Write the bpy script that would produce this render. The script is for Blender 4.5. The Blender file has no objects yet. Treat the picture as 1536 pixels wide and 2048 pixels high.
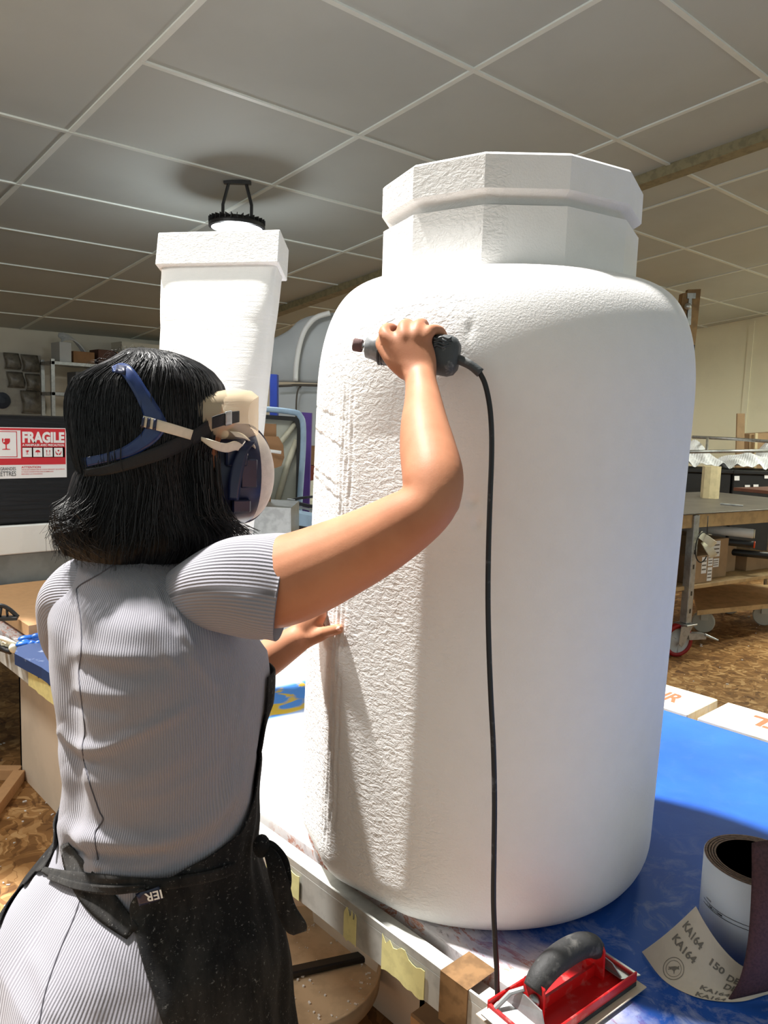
import bpy, math, random
import numpy as np
from mathutils import Vector, Matrix
from mathutils.bvhtree import BVHTree
random.seed(7); rng = np.random.default_rng(7)
SC = bpy.context.scene; COL = SC.collection
# ------------------------------------------------------------ camera (measured: 26 mm-equivalent phone, level with the eyes)
FPX = 1538.0; EYE = 1.5
_up = np.array([.033, -1, -179/1538.]); _up /= np.linalg.norm(_up)
_fw = np.array([0, 0, 1.]); _fw -= _fw@_up*_up; _fw /= np.linalg.norm(_fw)
_rt = np.cross(_fw, _up)
M3 = np.array([_rt, _fw, _up])                       # camera axes -> level frame (right, depth, up)
YAW = math.radians(42.747)
cY, sY = math.cos(YAW), math.sin(YAW)
R3 = np.array([[cY, sY, 0], [-sY, cY, 0], [0, 0, 1]])  # level frame -> room axes
T3 = R3@M3
def ray(x, y): return T3@np.array([(x-768)/FPX, (y-1024)/FPX, 1])
def onz(x, y, h): r = ray(x, y); p = r*(h-EYE)/r[2]; p[2] = h; return p
def onx(x, y, X): r = ray(x, y); p = r*X/r[0]; p[2] += EYE; return p
def ony(x, y, Y): r = ray(x, y); p = r*Y/r[1]; p[2] += EYE; return p
def atd(x, y, d):
    r = M3@np.array([(x-768)/FPX, (y-1024)/FPX, 1]); r = r*d/r[1]; p = R3@r; p[2] += EYE; return p
def L2W(r, d, z): return R3@np.array([r, d, 0]) + np.array([0, 0, z])
def proj(p):
    q = np.array(p, float) - np.array([0, 0, EYE]); c = q@T3
    return np.stack([768+FPX*c[..., 0]/c[..., 2], 1024+FPX*c[..., 1]/c[..., 2]], -1)
cam = bpy.data.cameras.new('camera'); cam.sensor_fit = 'VERTICAL'; cam.sensor_height = 36; cam.lens = 36*FPX/2048
cam.clip_start = .02; cam.clip_end = 100
co = bpy.data.objects.new('camera', cam); COL.objects.link(co)
mm = Matrix.Identity(4)
for i in range(3):
    mm[i][0] = T3[i][0]; mm[i][1] = -T3[i][1]; mm[i][2] = -T3[i][2]
mm[2][3] = EYE
co.matrix_world = mm; SC.camera = co
SC.view_settings.view_transform = 'Standard'; SC.view_settings.look = 'None'
SC.view_settings.exposure = 0.0; SC.view_settings.gamma = 1.0
# ------------------------------------------------------------ light: daylight through the roof opening, sky, added fill lamps
W = bpy.data.worlds.new('sky'); SC.world = W; W.use_nodes = True
W.node_tree.nodes['Background'].inputs[0].default_value = (.90, 1, .97, 1)
W.node_tree.nodes['Background'].inputs[1].default_value = .58
def lamp(name, kind, loc, energy, color=(1, 1, 1), size=.1, direction=None, **k):
    l = bpy.data.lights.new(name, kind); l.energy = energy; l.color = color
    if kind == 'AREA':
        l.shape = 'RECTANGLE'; l.size = size; l.size_y = k.get('size_y', size)
    elif kind == 'SUN': l.angle = size
    else: l.shadow_soft_size = size
    o = bpy.data.objects.new(name, l); COL.objects.link(o); o.location = loc
    if direction is not None: o.rotation_euler = Vector(direction).to_track_quat('-Z', 'Y').to_euler()
    return o
EL = math.radians(67)
sd = Vector((.327*math.cos(EL), -.942*math.cos(EL), -math.sin(EL)))
lamp('sunlight', 'SUN', (-.8, 4, 6), 13, (1, .97, .93), math.radians(3.0), sd)
lamp('added_fill_light', 'AREA', (5.6, 2.2, 2.95), 62, (.96, 1, .84), 1.2, (0, 0, -1), size_y=.2)  # this and the next two: unseen ceiling lamps added as ambient fill
lamp('added_fill_light', 'AREA', (8.6, 1.2, 2.95), 120, (.98, 1, .86), 1.2, (0, 0, -1), size_y=.2)
lamp('added_fill_light', 'AREA', (7.2, 6.2, 2.5), 60, (1, .96, .86), 1.2, (0, 0, -1), size_y=.2)

lamp('added_fill_light', 'AREA', (-.7, 2.9, 2.9), 42, (1, .97, .90), .9, (.45, 0, -1), size_y=.3)  # unseen lamp added to brighten the floor and bench at left

# ------------------------------------------------------------ helpers
def srgb(r, g, b):
    f = lambda c: (c/255/12.92 if c/255 <= .04045 else ((c/255+.055)/1.055)**2.4)
    return (f(r), f(g), f(b))
class NT:
    def __init__(s, name):
        s.m = bpy.data.materials.new(name); s.m.use_nodes = True; s.n = s.m.node_tree.nodes; s.l = s.m.node_tree.links
        s.b = s.n['Principled BSDF']; s._pos = None
    def new(s, t, **k):
        n = s.n.new(t)
        for a, v in k.items():
            if a.startswith('i_'):
                key = a[2:]; key = int(key) if key.isdigit() else key.replace('_', ' ')
                n.inputs[key].default_value = v
            else: setattr(n, a, v)
        return n
    def link(s, a, b): s.l.new(a, b)
    def pos(s):
        if s._pos is None: s._pos = s.n.new('ShaderNodeNewGeometry').outputs['Position']
        return s._pos
    def map(s, scale=(1, 1, 1), rot=(0, 0, 0), src=None):
        m = s.new('ShaderNodeMapping'); m.inputs['Scale'].default_value = scale; m.inputs['Rotation'].default_value = rot
        s.link(src or s.pos(), m.inputs[0]); return m.outputs[0]
    def noise(s, scale, detail=4, rough=.55, vec=None, dist=0):
        n = s.new('ShaderNodeTexNoise'); n.inputs['Scale'].default_value = scale; n.inputs['Detail'].default_value = detail
        n.inputs['Roughness'].default_value = rough; n.inputs['Distortion'].default_value = dist
        s.link(vec or s.pos(), n.inputs['Vector']); return n.outputs['Fac']
    def ramp(s, fac, stops):
        r = s.new('ShaderNodeValToRGB'); e = r.color_ramp.elements
        while len(e) > 1: e.remove(e[-1])
        e[0].position = stops[0][0]; e[0].color = (*stops[0][1], 1) if len(stops[0][1]) == 3 else stops[0][1]
        for p, c in stops[1:]:
            q = e.new(p); q.color = (*c, 1)
        s.link(fac, r.inputs[0]); return r.outputs[0]
    def bw(s, fac, a, b):
        m = s.new('ShaderNodeMapRange'); m.inputs['From Min'].default_value = a; m.inputs['From Max'].default_value = b
        s.link(fac, m.inputs['Value']); return m.outputs[0]
    def mix(s, fac, a, b):
        m = s.new('ShaderNodeMix', data_type='RGBA')
        if isinstance(fac, (int, float)): m.inputs[0].default_value = fac
        else: s.link(fac, m.inputs[0])
        for i, v in ((6, a), (7, b)):
            if isinstance(v, tuple): m.inputs[i].default_value = (*v, 1)
            else: s.link(v, m.inputs[i])
        return m.outputs[2]
    def math(s, op, a, b=None):
        m = s.new('ShaderNodeMath', operation=op)
        for i, v in enumerate((a, b)):
            if v is None: continue
            if isinstance(v, (int, float)): m.inputs[i].default_value = v
            else: s.link(v, m.inputs[i])
        return m.outputs[0]
    def xyz(s, src=None):
        n = s.new('ShaderNodeSeparateXYZ'); s.link(src or s.pos(), n.inputs[0]); return n.outputs
    def col(s, c):
        if isinstance(c, tuple): s.b.inputs['Base Color'].default_value = (*c, 1)
        else: s.link(c, s.b.inputs['Base Color'])
    def bump(s, h, strength=.3, dist=.002):
        n = s.new('ShaderNodeBump'); n.inputs['Strength'].default_value = strength; n.inputs['Distance'].default_value = dist
        s.link(h, n.inputs['Height']); s.link(n.outputs[0], s.b.inputs['Normal'])
    def set(s, rough=.6, metal=0, spec=None, **k):
        s.b.inputs['Roughness'].default_value = rough; s.b.inputs['Metallic'].default_value = metal
        if spec is not None: s.b.inputs['Specular IOR Level'].default_value = spec
        return s.m
def mat(name, c, rough=.6, metal=0, vary=.12, vscale=12, bs=0, bscale=300, spec=None, c2=None, thr=(.45, .6)):
    t = NT(name)
    c2 = c2 or tuple(x*(1-vary) for x in c)
    t.col(t.mix(t.bw(t.noise(vscale, 5), *thr), c, c2))
    if bs: t.bump(t.noise(bscale, 4), bs, .002)
    return t.set(rough, metal, spec)
MT = {}
def S(r, g, b): return srgb(r, g, b)
MT['ceil'] = mat('ceiling_panel', S(188, 194, 190), .75, vary=.06, vscale=1.3, bs=.15, bscale=60)
MT['strip'] = mat('ceiling_strip', S(226, 232, 226), .55, vary=.03)
MT['wall_l'] = mat('left_wall_paint', S(205, 200, 186), .8, vary=.06, vscale=2)
MT['wall_r'] = mat('right_wall_paint', S(236, 232, 205), .7, vary=.05, vscale=2)
MT['beam'] = mat('olive_steel', S(140, 130, 98), .6, vary=.25, vscale=20)
MT['white'] = mat('white_paint', S(232, 232, 230), .5, vary=.04)
MT['black'] = mat('black_plastic', S(24, 24, 26), .45, vary=.3)
MT['rubber'] = mat('dark_rubber', S(44, 46, 48), .75, vary=.35, vscale=40, bs=.3, bscale=200)
MT['steel'] = mat('galvanised_steel', S(176, 178, 178), .38, .75, vary=.2, vscale=30)
MT['alu'] = mat('dusty_aluminium', S(196, 196, 190), .5, .35, vary=.22, vscale=25)
MT['dsteel'] = mat('dark_steel_top', S(92, 86, 80), .42, .3, vary=.25, vscale=6)
MT['card'] = mat('cardboard', S(168, 138, 104), .8, vary=.12, vscale=8)
MT['card_d'] = mat('brown_cardboard', S(140, 104, 70), .8, vary=.15, vscale=8)
MT['mdf'] = mat('mdf', S(196, 152, 108), .75, vary=.06, vscale=40)
MT['ply'] = mat('plywood', S(198, 166, 118), .65, vary=.2, vscale=15)
MT['post'] = mat('stained_wood', S(132, 102, 62), .6, vary=.25, vscale=12)
MT['birch'] = mat('pale_wood', S(214, 196, 156), .6, vary=.12, vscale=20)
MT['panelw'] = mat('pale_side_board', S(226, 210, 190), .7, vary=.08, vscale=5)
MT['red'] = mat('red_enamel', S(196, 26, 28), .4, vary=.25, vscale=60, c2=S(196, 110, 105), thr=(.56, .75))
MT['redtyre'] = mat('red_polyurethane', S(150, 22, 26), .5)
MT['purple'] = mat('purple_board', S(92, 62, 150), .6)
MT['blue'] = mat('blue_steel', S(28, 60, 160), .5)
MT['bluegl'] = mat('blue_nitrile', S(16, 84, 170), .35)
MT['grey'] = mat('grey_moulding', S(178, 182, 184), .5, vary=.06, vscale=3)
MT['greyp'] = mat('pale_grey_panel', S(196, 198, 186), .5, vary=.08, vscale=4)
MT['lblue'] = mat('pale_blue_board', S(168, 196, 222), .5)
MT['orange'] = mat('orange_plastic', S(232, 84, 30), .5)
MT['navy'] = mat('navy_plastic', S(22, 30, 62), .35, vary=.2, vscale=40)
MT['navyband'] = mat('navy_glossy_strap', S(28, 50, 100), .3, vary=.2, vscale=40)
MT['elastic'] = mat('cream_elastic', S(222, 212, 190), .8, vary=.08, vscale=60)
MT['blackstrap'] = mat('black_webbing', S(18, 18, 22), .7, bs=.3, bscale=900)
MT['fabricw'] = mat('white_filter_fleece', S(214, 206, 198), .9, vary=.08, vscale=80, bs=.3, bscale=500)
MT['grip'] = mat('dusty_black_rubber', S(38, 38, 38), .7, vary=.5, vscale=45, c2=S(110, 108, 104), thr=(.55, .8), bs=.4, bscale=160)
MT['tool'] = mat('dusty_grey_plastic', S(62, 66, 68), .55, c2=S(150, 150, 148), vscale=60, thr=(.58, .78), bs=.2, bscale=300)
MT['nose'] = mat('tool_nose_grey', S(140, 142, 144), .5, .2, vary=.35, vscale=70)
MT['drum'] = mat('abrasive_drum', S(106, 82, 80), .95, bs=.6, bscale=900)
MT['paper'] = mat('white_paper', S(232, 234, 238), .55, vary=.03)
MT['ptape'] = mat('label_white', S(238, 238, 240), .5, vary=.02)
MT['lred'] = mat('label_red', S(204, 26, 40), .5, vary=.05)
MT['ink'] = mat('black_ink', S(34, 34, 36), .6)
MT['inkg'] = mat('grey_ink', S(120, 112, 100), .8)
MT['inkred'] = mat('red_marker', S(214, 84, 50), .7)
MT['abr'] = mat('brown_abrasive', S(84, 52, 52), .9, bs=.7, bscale=1500, vary=.3, vscale=300)
MT['back'] = mat('sandpaper_backing', S(206, 192, 172), .75, vary=.05, vscale=50)
MT['film'] = mat('white_plastic_film', S(236, 238, 242), .35, vary=.03, bs=.3, bscale=20)
MT['bag'] = mat('clear_bag_grey', S(120, 116, 106), .35, vary=.35, vscale=18, bs=.5, bscale=40)
MT['mtape'] = mat('yellow_masking_tape', S(222, 214, 150), .7, vary=.12, vscale=60)
MT['btape'] = mat('brown_packing_tape', S(128, 98, 66), .35, vary=.35, vscale=40)
MT['nail'] = mat('finger_nail', S(240, 176, 156), .35)
MT['cream'] = mat('cream_plastic', S(226, 222, 200), .45)
def foam_mat(name, masks):
    t = NT(name); t.col(t.mix(t.noise(30, 4), S(240, 238, 236), S(232, 230, 228)))
    fine = t.math('MULTIPLY', t.noise(330, 3, .6), .35)
    rough = t.noise(1.0, 3, .55, t.map((75, 75, 150)), .8)
    if masks in ('jar', 'neck'):                                     # the left half is still rough cut, the right half sanded
        x, y, z = t.xyz()
        dx = t.math('SUBTRACT', x, JC[0]); dy = t.math('SUBTRACT', y, JC[1])
        # signed distance along the viewer's right across the jar
        side = t.math('ADD', t.math('MULTIPLY', dx, cY), t.math('MULTIPLY', dy, -sY))
        m = t.bw(side, -.06, -.14) if masks == 'jar' else t.bw(side, -.030, -.040)
        h = t.math('ADD', fine, t.math('MULTIPLY', rough, t.math('ADD', t.math('MULTIPLY', m, 1.3), .06)))
    elif masks == 'tube': h = t.math('ADD', fine, t.math('MULTIPLY', t.noise(1.0, 3, .5, t.map((9, 9, 110)), .4), .9))
    elif masks == 'rough': h = t.math('ADD', fine, t.math('MULTIPLY', rough, 1.3))
    else: h = fine
    t.bump(h, .55, .0035)
    t.b.inputs['Subsurface Weight'].default_value = .0
    return t.set(.85, 0, .2)
JC = L2W(.199, 1.377, 0)
MT['foam'] = foam_mat('white_polystyrene', 'jar'); MT['foamn'] = foam_mat('white_polystyrene_collar', 'neck'); MT['foamr'] = foam_mat('rough_polystyrene', 'rough'); MT['foamt'] = foam_mat('cut_polystyrene', 'tube')
def osb_mat():
    t = NT('osb_floor'); wn = t.new('ShaderNodeTexNoise'); wn.inputs['Scale'].default_value = 9; t.link(t.pos(), wn.inputs['Vector']); wv_ = t.new('ShaderNodeVectorMath', operation='SCALE'); t.link(wn.outputs['Color'], wv_.inputs[0]); wv_.inputs['Scale'].default_value = .16; wa = t.new('ShaderNodeVectorMath', operation='ADD'); t.link(t.pos(), wa.inputs[0]); t.link(wv_.outputs[0], wa.inputs[1]); wp = wa.outputs[0]
    v = t.new('ShaderNodeTexVoronoi'); v.inputs['Scale'].default_value = 1; t.link(t.map((46, 12, 1), (0, 0, .5), wp), v.inputs['Vector'])
    v2 = t.new('ShaderNodeTexVoronoi'); v2.inputs['Scale'].default_value = 1; t.link(t.map((12, 40, 1), (0, 0, -.9), wp), v2.inputs['Vector'])
    a = t.xyz(v.outputs['Color'])[0]; b = t.xyz(v2.outputs['Color'])[1]
    f = t.math('MULTIPLY', t.math('ADD', a, b), .5)
    f = t.math('ADD', t.math('MULTIPLY', f, .75), t.math('MULTIPLY', t.noise(3, 5), .3))
    t.col(t.ramp(f, [(.15, S(92, 60, 32)), (.45, S(132, 94, 54)), (.62, S(158, 116, 70)), (.85, S(192, 154, 106))]))
    t.bump(f, .2, .003); return t.set(.5, 0, .3)
MT['osb'] = osb_mat()
def blue_mat():
    t = NT('blue_dusty_tabletop'); x, y, z = t.xyz()
    base = t.mix(t.bw(t.noise(5, 5), .35, .7), S(24, 74, 158), S(32, 86, 170))
    dust = t.bw(t.noise(16, 8, .72, dist=.8), .50, .72)
    nearf = t.bw(y, .95, .30)
    nearf = t.math('MULTIPLY', nearf, t.bw(x, 1.45, 1.05))
    base = t.mix(t.math('MULTIPLY', dust, t.math('ADD', t.math('MULTIPLY', nearf, .55), .015)), base, S(206, 210, 222))
    scr = t.bw(t.noise(1, 3, .5, t.map((4, 60, 1), (0, 0, .7))), .76, .79)
    base = t.mix(t.math('MULTIPLY', scr, .12), base, S(230, 230, 230))
    spl = t.bw(t.noise(26, 2, .5), .745, .76)
    base = t.mix(spl, base, S(238, 226, 190))
    # dirty strip along the rail
    e = t.bw(t.math('ADD', x, t.math('MULTIPLY', t.noise(8, 5), .22)), 1.03, .94)
    dirt = t.ramp(t.noise(12, 8, .7, t.map((3, 1, 1), (0, 0, .2)), 1.5), [(.3, S(60, 50, 60)), (.42, S(222, 214, 216)), (.52, S(232, 228, 230)), (.58, S(196, 120, 84)), (.62, S(226, 214, 214)), (.72, S(150, 120, 170)), (.8, S(236, 230, 230))])
    base = t.mix(e, base, dirt)
    # far left of the top whitened: white dust plus painted-in sun glare
    wv = t.bw(t.math('ADD', y, t.math('MULTIPLY', t.noise(5, 4), .25)), 1.20, 1.28)
    far = t.bw(y, 2.32, 2.36)
    yb = t.bw(t.noise(1.2, 3, .6, t.map((5, 11, 1), (0, 0, .15)), 1.2), .53, .60)
    patch = t.math('MULTIPLY', t.bw(y, 1.54, 1.58), t.bw(y, 1.80, 1.74))
    wcol = t.mix(patch, S(236, 236, 236), t.mix(yb, S(64, 128, 206), S(196, 164, 40)))
    base = t.mix(t.math('MULTIPLY', wv, t.math('SUBTRACT', 1, far)), base, wcol)
    t.col(base); t.bump(t.noise(60, 6), .12, .002); return t.set(.6, 0, .2)
MT['bluetop'] = blue_mat()
def plank_mat():
    t = NT('paint_stained_plank')
    n = t.noise(1, 6, .6, t.map((30, 5, 10)), 1)
    t.col(t.ramp(n, [(.3, S(206, 200, 188)), (.45, S(226, 216, 198)), (.6, S(214, 200, 170)), (.7, S(196, 172, 104)), (.8, S(228, 220, 204))]))
    return t.set(.65)
MT['plank'] = plank_mat()
def rib_mat(name, c, period, sw=False, amt=1.0, apron=False):
    t = NT(name)
    uv = t.new('ShaderNodeUVMap').outputs[0]; x, y, z = t.xyz(uv)
    w = t.math('ADD', t.math('MULTIPLY', t.math('SINE', t.math('MULTIPLY', y if sw else x, 2*math.pi/period)), .5), .5)
    fz = t.noise(900, 3, .6)
    if apron:
        d = t.bw(t.noise(220, 5, .7), .60, .74); d2 = t.bw(t.noise(7, 6, .65, t.map((1.5, 1.5, .35))), .45, .8)
        t.col(t.mix(t.math('MULTIPLY', d, .55), t.mix(t.math('MULTIPLY', d2, .30), c, S(120, 116, 110)), S(170, 168, 164)))
        t.bump(t.noise(500, 3), .3, .001)
    else:
        cc = t.mix(w, tuple(k*.82 for k in c), c); cc = t.mix(t.math('MULTIPLY', fz, .25), cc, tuple(k*.6 for k in c))
        t.col(cc); t.bump(t.math('ADD', w, t.math('MULTIPLY', fz, .5)), .7*amt, .0012)
    t.b.inputs['Sheen Weight'].default_value = .15 if not apron else .05
    return t.set(.92, 0, .1)
MT['dress'] = rib_mat('grey_ribbed_jersey', S(154, 152, 160), .0042)
MT['apron'] = rib_mat('black_dusty_cotton', S(26, 26, 27), .01, apron=True)
def skin_mat():
    t = NT('skin'); n = t.noise(14, 4)
    t.col(t.mix(t.bw(n, .35, .7), S(184, 128, 97), S(168, 112, 83)))
    t.bump(t.noise(420, 4, .6), .12, .001)
    t.b.inputs['Subsurface Weight'].default_value = .12; t.b.inputs['Subsurface Radius'].default_value = (.012, .005, .003); t.b.inputs['Subsurface Scale'].default_value = .6
    return t.set(.55, 0, .25)
MT['skin'] = skin_mat()
def hair_mat(name, rough):
    t = NT(name); t.col((.005, .0045, .0055))
    return t.set(rough, 0, .25 if name == 'black_hair' else .5)
MT['hair'] = hair_mat('black_hair', .42); MT['hair2'] = hair_mat('black_hair_strand', .34)
def goggle_mat():
    t = NT('frosted_vinyl'); t.col(S(228, 208, 176)); t.set(.35, 0, .4)
    tr = t.new('ShaderNodeBsdfTransparent'); tr.inputs[0].default_value = (.96, .90, .80, 1)
    mx = t.new('ShaderNodeMixShader', i_0=.52); t.link(tr.outputs[0], mx.inputs[1]); t.link(t.b.outputs[0], mx.inputs[2])
    t.link(mx.outputs[0], t.n['Material Output'].inputs[0]); return t.m
MT['goggle'] = goggle_mat()
def emis(name, c, s):
    t = NT(name); t.col(c); t.b.inputs['Emission Color'].default_value = (*c, 1); t.b.inputs['Emission Strength'].default_value = s; return t.m
MT['led'] = emis('led_diffuser', (.93, .98, 1), 24)
def wrap_mat():
    t = NT('black_stretch_wrap'); n = t.noise(1, 4, .6, t.map((3, 3, 60)), .6)
    t.col(t.mix(n, S(8, 8, 9), S(26, 27, 30))); t.bump(n, .6, .006); return t.set(.38, 0, .25)
MT['wrap'] = wrap_mat()

def obj(name, V, F, m, parent=None, smooth=False, uv=None, mats=None, fmat=None):
    V = np.array(V, float)
    if parent is None:
        o0 = np.array([(V[:, 0].min()+V[:, 0].max())/2, (V[:, 1].min()+V[:, 1].max())/2, V[:, 2].min()])
    else: o0 = np.zeros(3)
    me = bpy.data.meshes.new(name); me.from_pydata([tuple(v) for v in (V-o0)], [], [tuple(int(i) for i in f) for f in F]); me.update()
    for q in (mats or [m]): me.materials.append(MT[q] if isinstance(q, str) else q)
    if fmat is not None: me.polygons.foreach_set('material_index', np.array(fmat, np.int32))
    if smooth: me.polygons.foreach_set('use_smooth', [True]*len(me.polygons))
    if uv is not None:
        u = me.uv_layers.new(name='UVMap'); li = np.zeros(len(me.loops), np.int32); me.loops.foreach_get('vertex_index', li)
        u.data.foreach_set('uv', np.array(uv, float)[li].ravel())
    o = bpy.data.objects.new(name, me); COL.objects.link(o)
    if parent is not None:
        o.parent = parent; g = parent; L = Vector((0, 0, 0))
        while g is not None: L += g.location; g = g.parent
        o.matrix_parent_inverse = Matrix.Translation(-L) if parent.parent is None else Matrix.Identity(4)
    else: o.location = o0
    return o
def tag(o, label, cat, group=None):
    o['label'] = label; o['category'] = cat
    if group: o['group'] = group
    return o
def thing(name, label, cat, loc, group=None):
    o = bpy.data.objects.new(name, None); COL.objects.link(o); o.location = tuple(loc); o.empty_display_size = .05
    return tag(o, label, cat, group)
def struct(o): o['kind'] = 'structure'; return o
class B:
    """collects shapes into one mesh"""
    def __init__(s): s.V = []; s.F = []; s.fm = []; s.n = 0
    def add(s, V, F, mi=0):
        V = np.array(V, float).reshape(-1, 3); s.V.append(V); s.F += [tuple(i+s.n for i in f) for f in F]; s.fm += [mi]*len(F); s.n += len(V); return s
    def box(s, c, size, rz=0, mi=0, bev=0, rot=None):
        x, y, z = [k/2 for k in size]; b = min(bev, .49*min(size))
        if b > 0:
            V = []
            for (i, (X, Y, Z)) in enumerate([(x, y, z)]):
                for sx in (-1, 1):
                    for sy in (-1, 1):
                        for sz in (-1, 1):
                            V += [(sx*X, sy*(Y-b), sz*(Z-b)), (sx*(X-b), sy*Y, sz*(Z-b)), (sx*(X-b), sy*(Y-b), sz*Z)]
            V = np.array(V); I = lambda sx, sy, sz, a: ((sx > 0)*4+(sy > 0)*2+(sz > 0))*3+a
            F = []
            for sg in (-1, 1):
                F.append([I(sg, -1, -1, 0), I(sg, 1, -1, 0), I(sg, 1, 1, 0), I(sg, -1, 1, 0)][::sg])
                F.append([I(-1, sg, -1, 1), I(1, sg, -1, 1), I(1, sg, 1, 1), I(-1, sg, 1, 1)][::-sg])
                F.append([I(-1, -1, sg, 2), I(1, -1, sg, 2), I(1, 1, sg, 2), I(-1, 1, sg, 2)][::sg])
            for p in (-1, 1):
                for q in (-1, 1):
                    F.append([I(p, q, -1, 0), I(p, q, 1, 0), I(p, q, 1, 1), I(p, q, -1, 1)][::-p*q])
                    F.append([I(p, -1, q, 0), I(p, 1, q, 0), I(p, 1, q, 2), I(p, -1, q, 2)][::p*q])
                    F.append([I(-1, p, q, 1), I(1, p, q, 1), I(1, p, q, 2), I(-1, p, q, 2)][::-p*q])
                    for w in (-1, 1): F.append([I(p, q, w, 0), I(p, q, w, 1), I(p, q, w, 2)][::p*q*w])
        else:
            V = np.array([(a*x, b_*y, c_*z) for a in (-1, 1) for b_ in (-1, 1) for c_ in (-1, 1)])
            F = [(0, 1, 3, 2), (4, 6, 7, 5), (0, 4, 5, 1), (2, 3, 7, 6), (0, 2, 6, 4), (1, 5, 7, 3)]
        if rot is not None: V = V@np.array(rot).T
        if rz: k, q = math.cos(rz), math.sin(rz); V = V@np.array([[k, q, 0], [-q, k, 0], [0, 0, 1]])
        return s.add(V+np.array(c), F, mi)
    def b2(s, a, b, mi=0, bev=0):
        a = np.array(a, float); b = np.array(b, float); return s.box((a+b)/2, np.abs(b-a), 0, mi, bev)
    def tube(s, P, r, n=12, cap=True, mi=0, sub=0, flat=None):
        P = np.array(P, float); r = np.array([r]*len(P) if np.isscalar(r) else r, float)
        if sub: P, r = catmull(P, sub), catmull(r[:, None], sub)[:, 0]
        T = np.gradient(P, axis=0); T /= np.linalg.norm(T, axis=1)[:, None]+1e-12
        up = np.array([0, 0, 1.]) if abs(T[0][2]) < .9 else np.array([1., 0, 0])
        if flat is not None: up = np.array(flat, float)
        N = np.cross(T[0], up); N /= np.linalg.norm(N); V = []
        if cap:                                           # rounded ends
            k = [1-.6, 1-.15]
        for i in range(len(P)):
            N = N-T[i]*(N@T[i]); N /= np.linalg.norm(N); Bn = np.cross(T[i], N)
            a = np.arange(n)*2*math.pi/n
            V.append(P[i]+r[i]*(np.cos(a)[:, None]*N+np.sin(a)[:, None]*Bn))
        F = []
        m = len(P)
        for i in range(m-1):
            for j in range(n): F.append((i*n+j, i*n+(j+1) % n, (i+1)*n+(j+1) % n, (i+1)*n+j))
        V = np.concatenate(V)
        if cap:
            F.append(tuple(range(n))[::-1]); F.append(tuple((m-1)*n+j for j in range(n)))
        return s.add(V, F, mi)
    def caps(s, P, r, n=14, mi=0, sub=5):
        """limb: smooth tube with round ends"""
        P = np.array(P, float); r = np.array(r, float)
        P, r = catmull(P, sub), catmull(r[:, None], sub)[:, 0]
        t0 = P[0]-P[1]; t0 /= np.linalg.norm(t0); t1 = P[-1]-P[-2]; t1 /= np.linalg.norm(t1)
        a = [.25, .6, .9, 1.0]; pre = [(P[0]+t0*r[0]*math.sin(q*math.pi/2)*.95, max(r[0]*math.cos(q*math.pi/2), .02*r[0])) for q in a][::-1]
        post = [(P[-1]+t1*r[-1]*math.sin(q*math.pi/2)*.95, max(r[-1]*math.cos(q*math.pi/2), .02*r[-1])) for q in a]
        PP = np.array([p for p, _ in pre]+list(P)+[p for p, _ in post]); RR = np.array([q for _, q in pre]+list(r)+[q for _, q in post])
        return s.tube(PP, RR, n, True, mi)
    def lathe(s, prof, c=(0, 0, 0), n=48, mi=0, axis=None, closed=False, a0=0):
        prof = np.array(prof, float); a = np.arange(n)*2*math.pi/n+a0
        V = np.concatenate([np.stack([r*np.cos(a), r*np.sin(a), np.full(n, z)], 1) for r, z in prof])
        if axis is not None:
            q = Vector((0, 0, 1)).rotation_difference(Vector(axis)).to_matrix(); V = V@np.array(q).T
        F = []; m = len(prof)
        for i in range(m-1+(1 if closed else 0)):
            k = (i+1) % m
            for j in range(n): F.append((i*n+j, i*n+(j+1) % n, k*n+(j+1) % n, k*n+j))
        if not closed:
            if prof[0][0] > 1e-6: F.append(tuple(range(n))[::-1])
            if prof[-1][0] > 1e-6: F.append(tuple((m-1)*n+j for j in range(n)))
        return s.add(V+np.array(c), F, mi)
    def prism(s, poly, vec, mi=0):
        P = np.array(poly, float); n = len(P); V = np.concatenate([P, P+np.array(vec)])
        F = [tuple(range(n))[::-1], tuple(range(n, 2*n))]+[(i, (i+1) % n, n+(i+1) % n, n+i) for i in range(n)]
        return s.add(V, F, mi)
    def ell(s, c, rad, ax=None, n=20, mi=0):
        V = []; F = []
        for i in range(n+1):
            t = math.pi*i/n
            for j in range(2*n):
                p = math.pi*j/n; V.append((rad[0]*math.sin(t)*math.cos(p), rad[1]*math.sin(t)*math.sin(p), rad[2]*math.cos(t)))
        for i in range(n):
            for j in range(2*n): F.append((i*2*n+j, (i+1)*2*n+j, (i+1)*2*n+(j+1) % (2*n), i*2*n+(j+1) % (2*n)))
        V = np.array(V)
        if ax is not None: V = V@np.array(ax)              # rows = axes
        return s.add(V+np.array(c), F, mi)
    def grid(s, G, mi=0, closed=False):
        G = np.array(G, float); a, b = G.shape[:2]; F = []
        for i in range(a-1):
            for j in range(b if closed else b-1): F.append((i*b+j, i*b+(j+1) % b, (i+1)*b+(j+1) % b, (i+1)*b+j))
        return s.add(G.reshape(-1, 3), F, mi)
    def shell(s, G, t, mi=0):
        """grid given a thickness: t is a vector field or a scalar along normals"""
        G = np.array(G, float); a, b = G.shape[:2]
        du = np.gradient(G, axis=0); dv = np.gradient(G, axis=1); N = np.cross(du, dv); N /= np.linalg.norm(N, axis=2)[..., None]+1e-12
        H = G+N*t; V = np.concatenate([G.reshape(-1, 3), H.reshape(-1, 3)]); o = a*b; F = []
        for i in range(a-1):
            for j in range(b-1):
                q = (i*b+j, i*b+j+1, (i+1)*b+j+1, (i+1)*b+j); F.append(q); F.append(tuple(o+k for k in q[::-1]))
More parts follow.
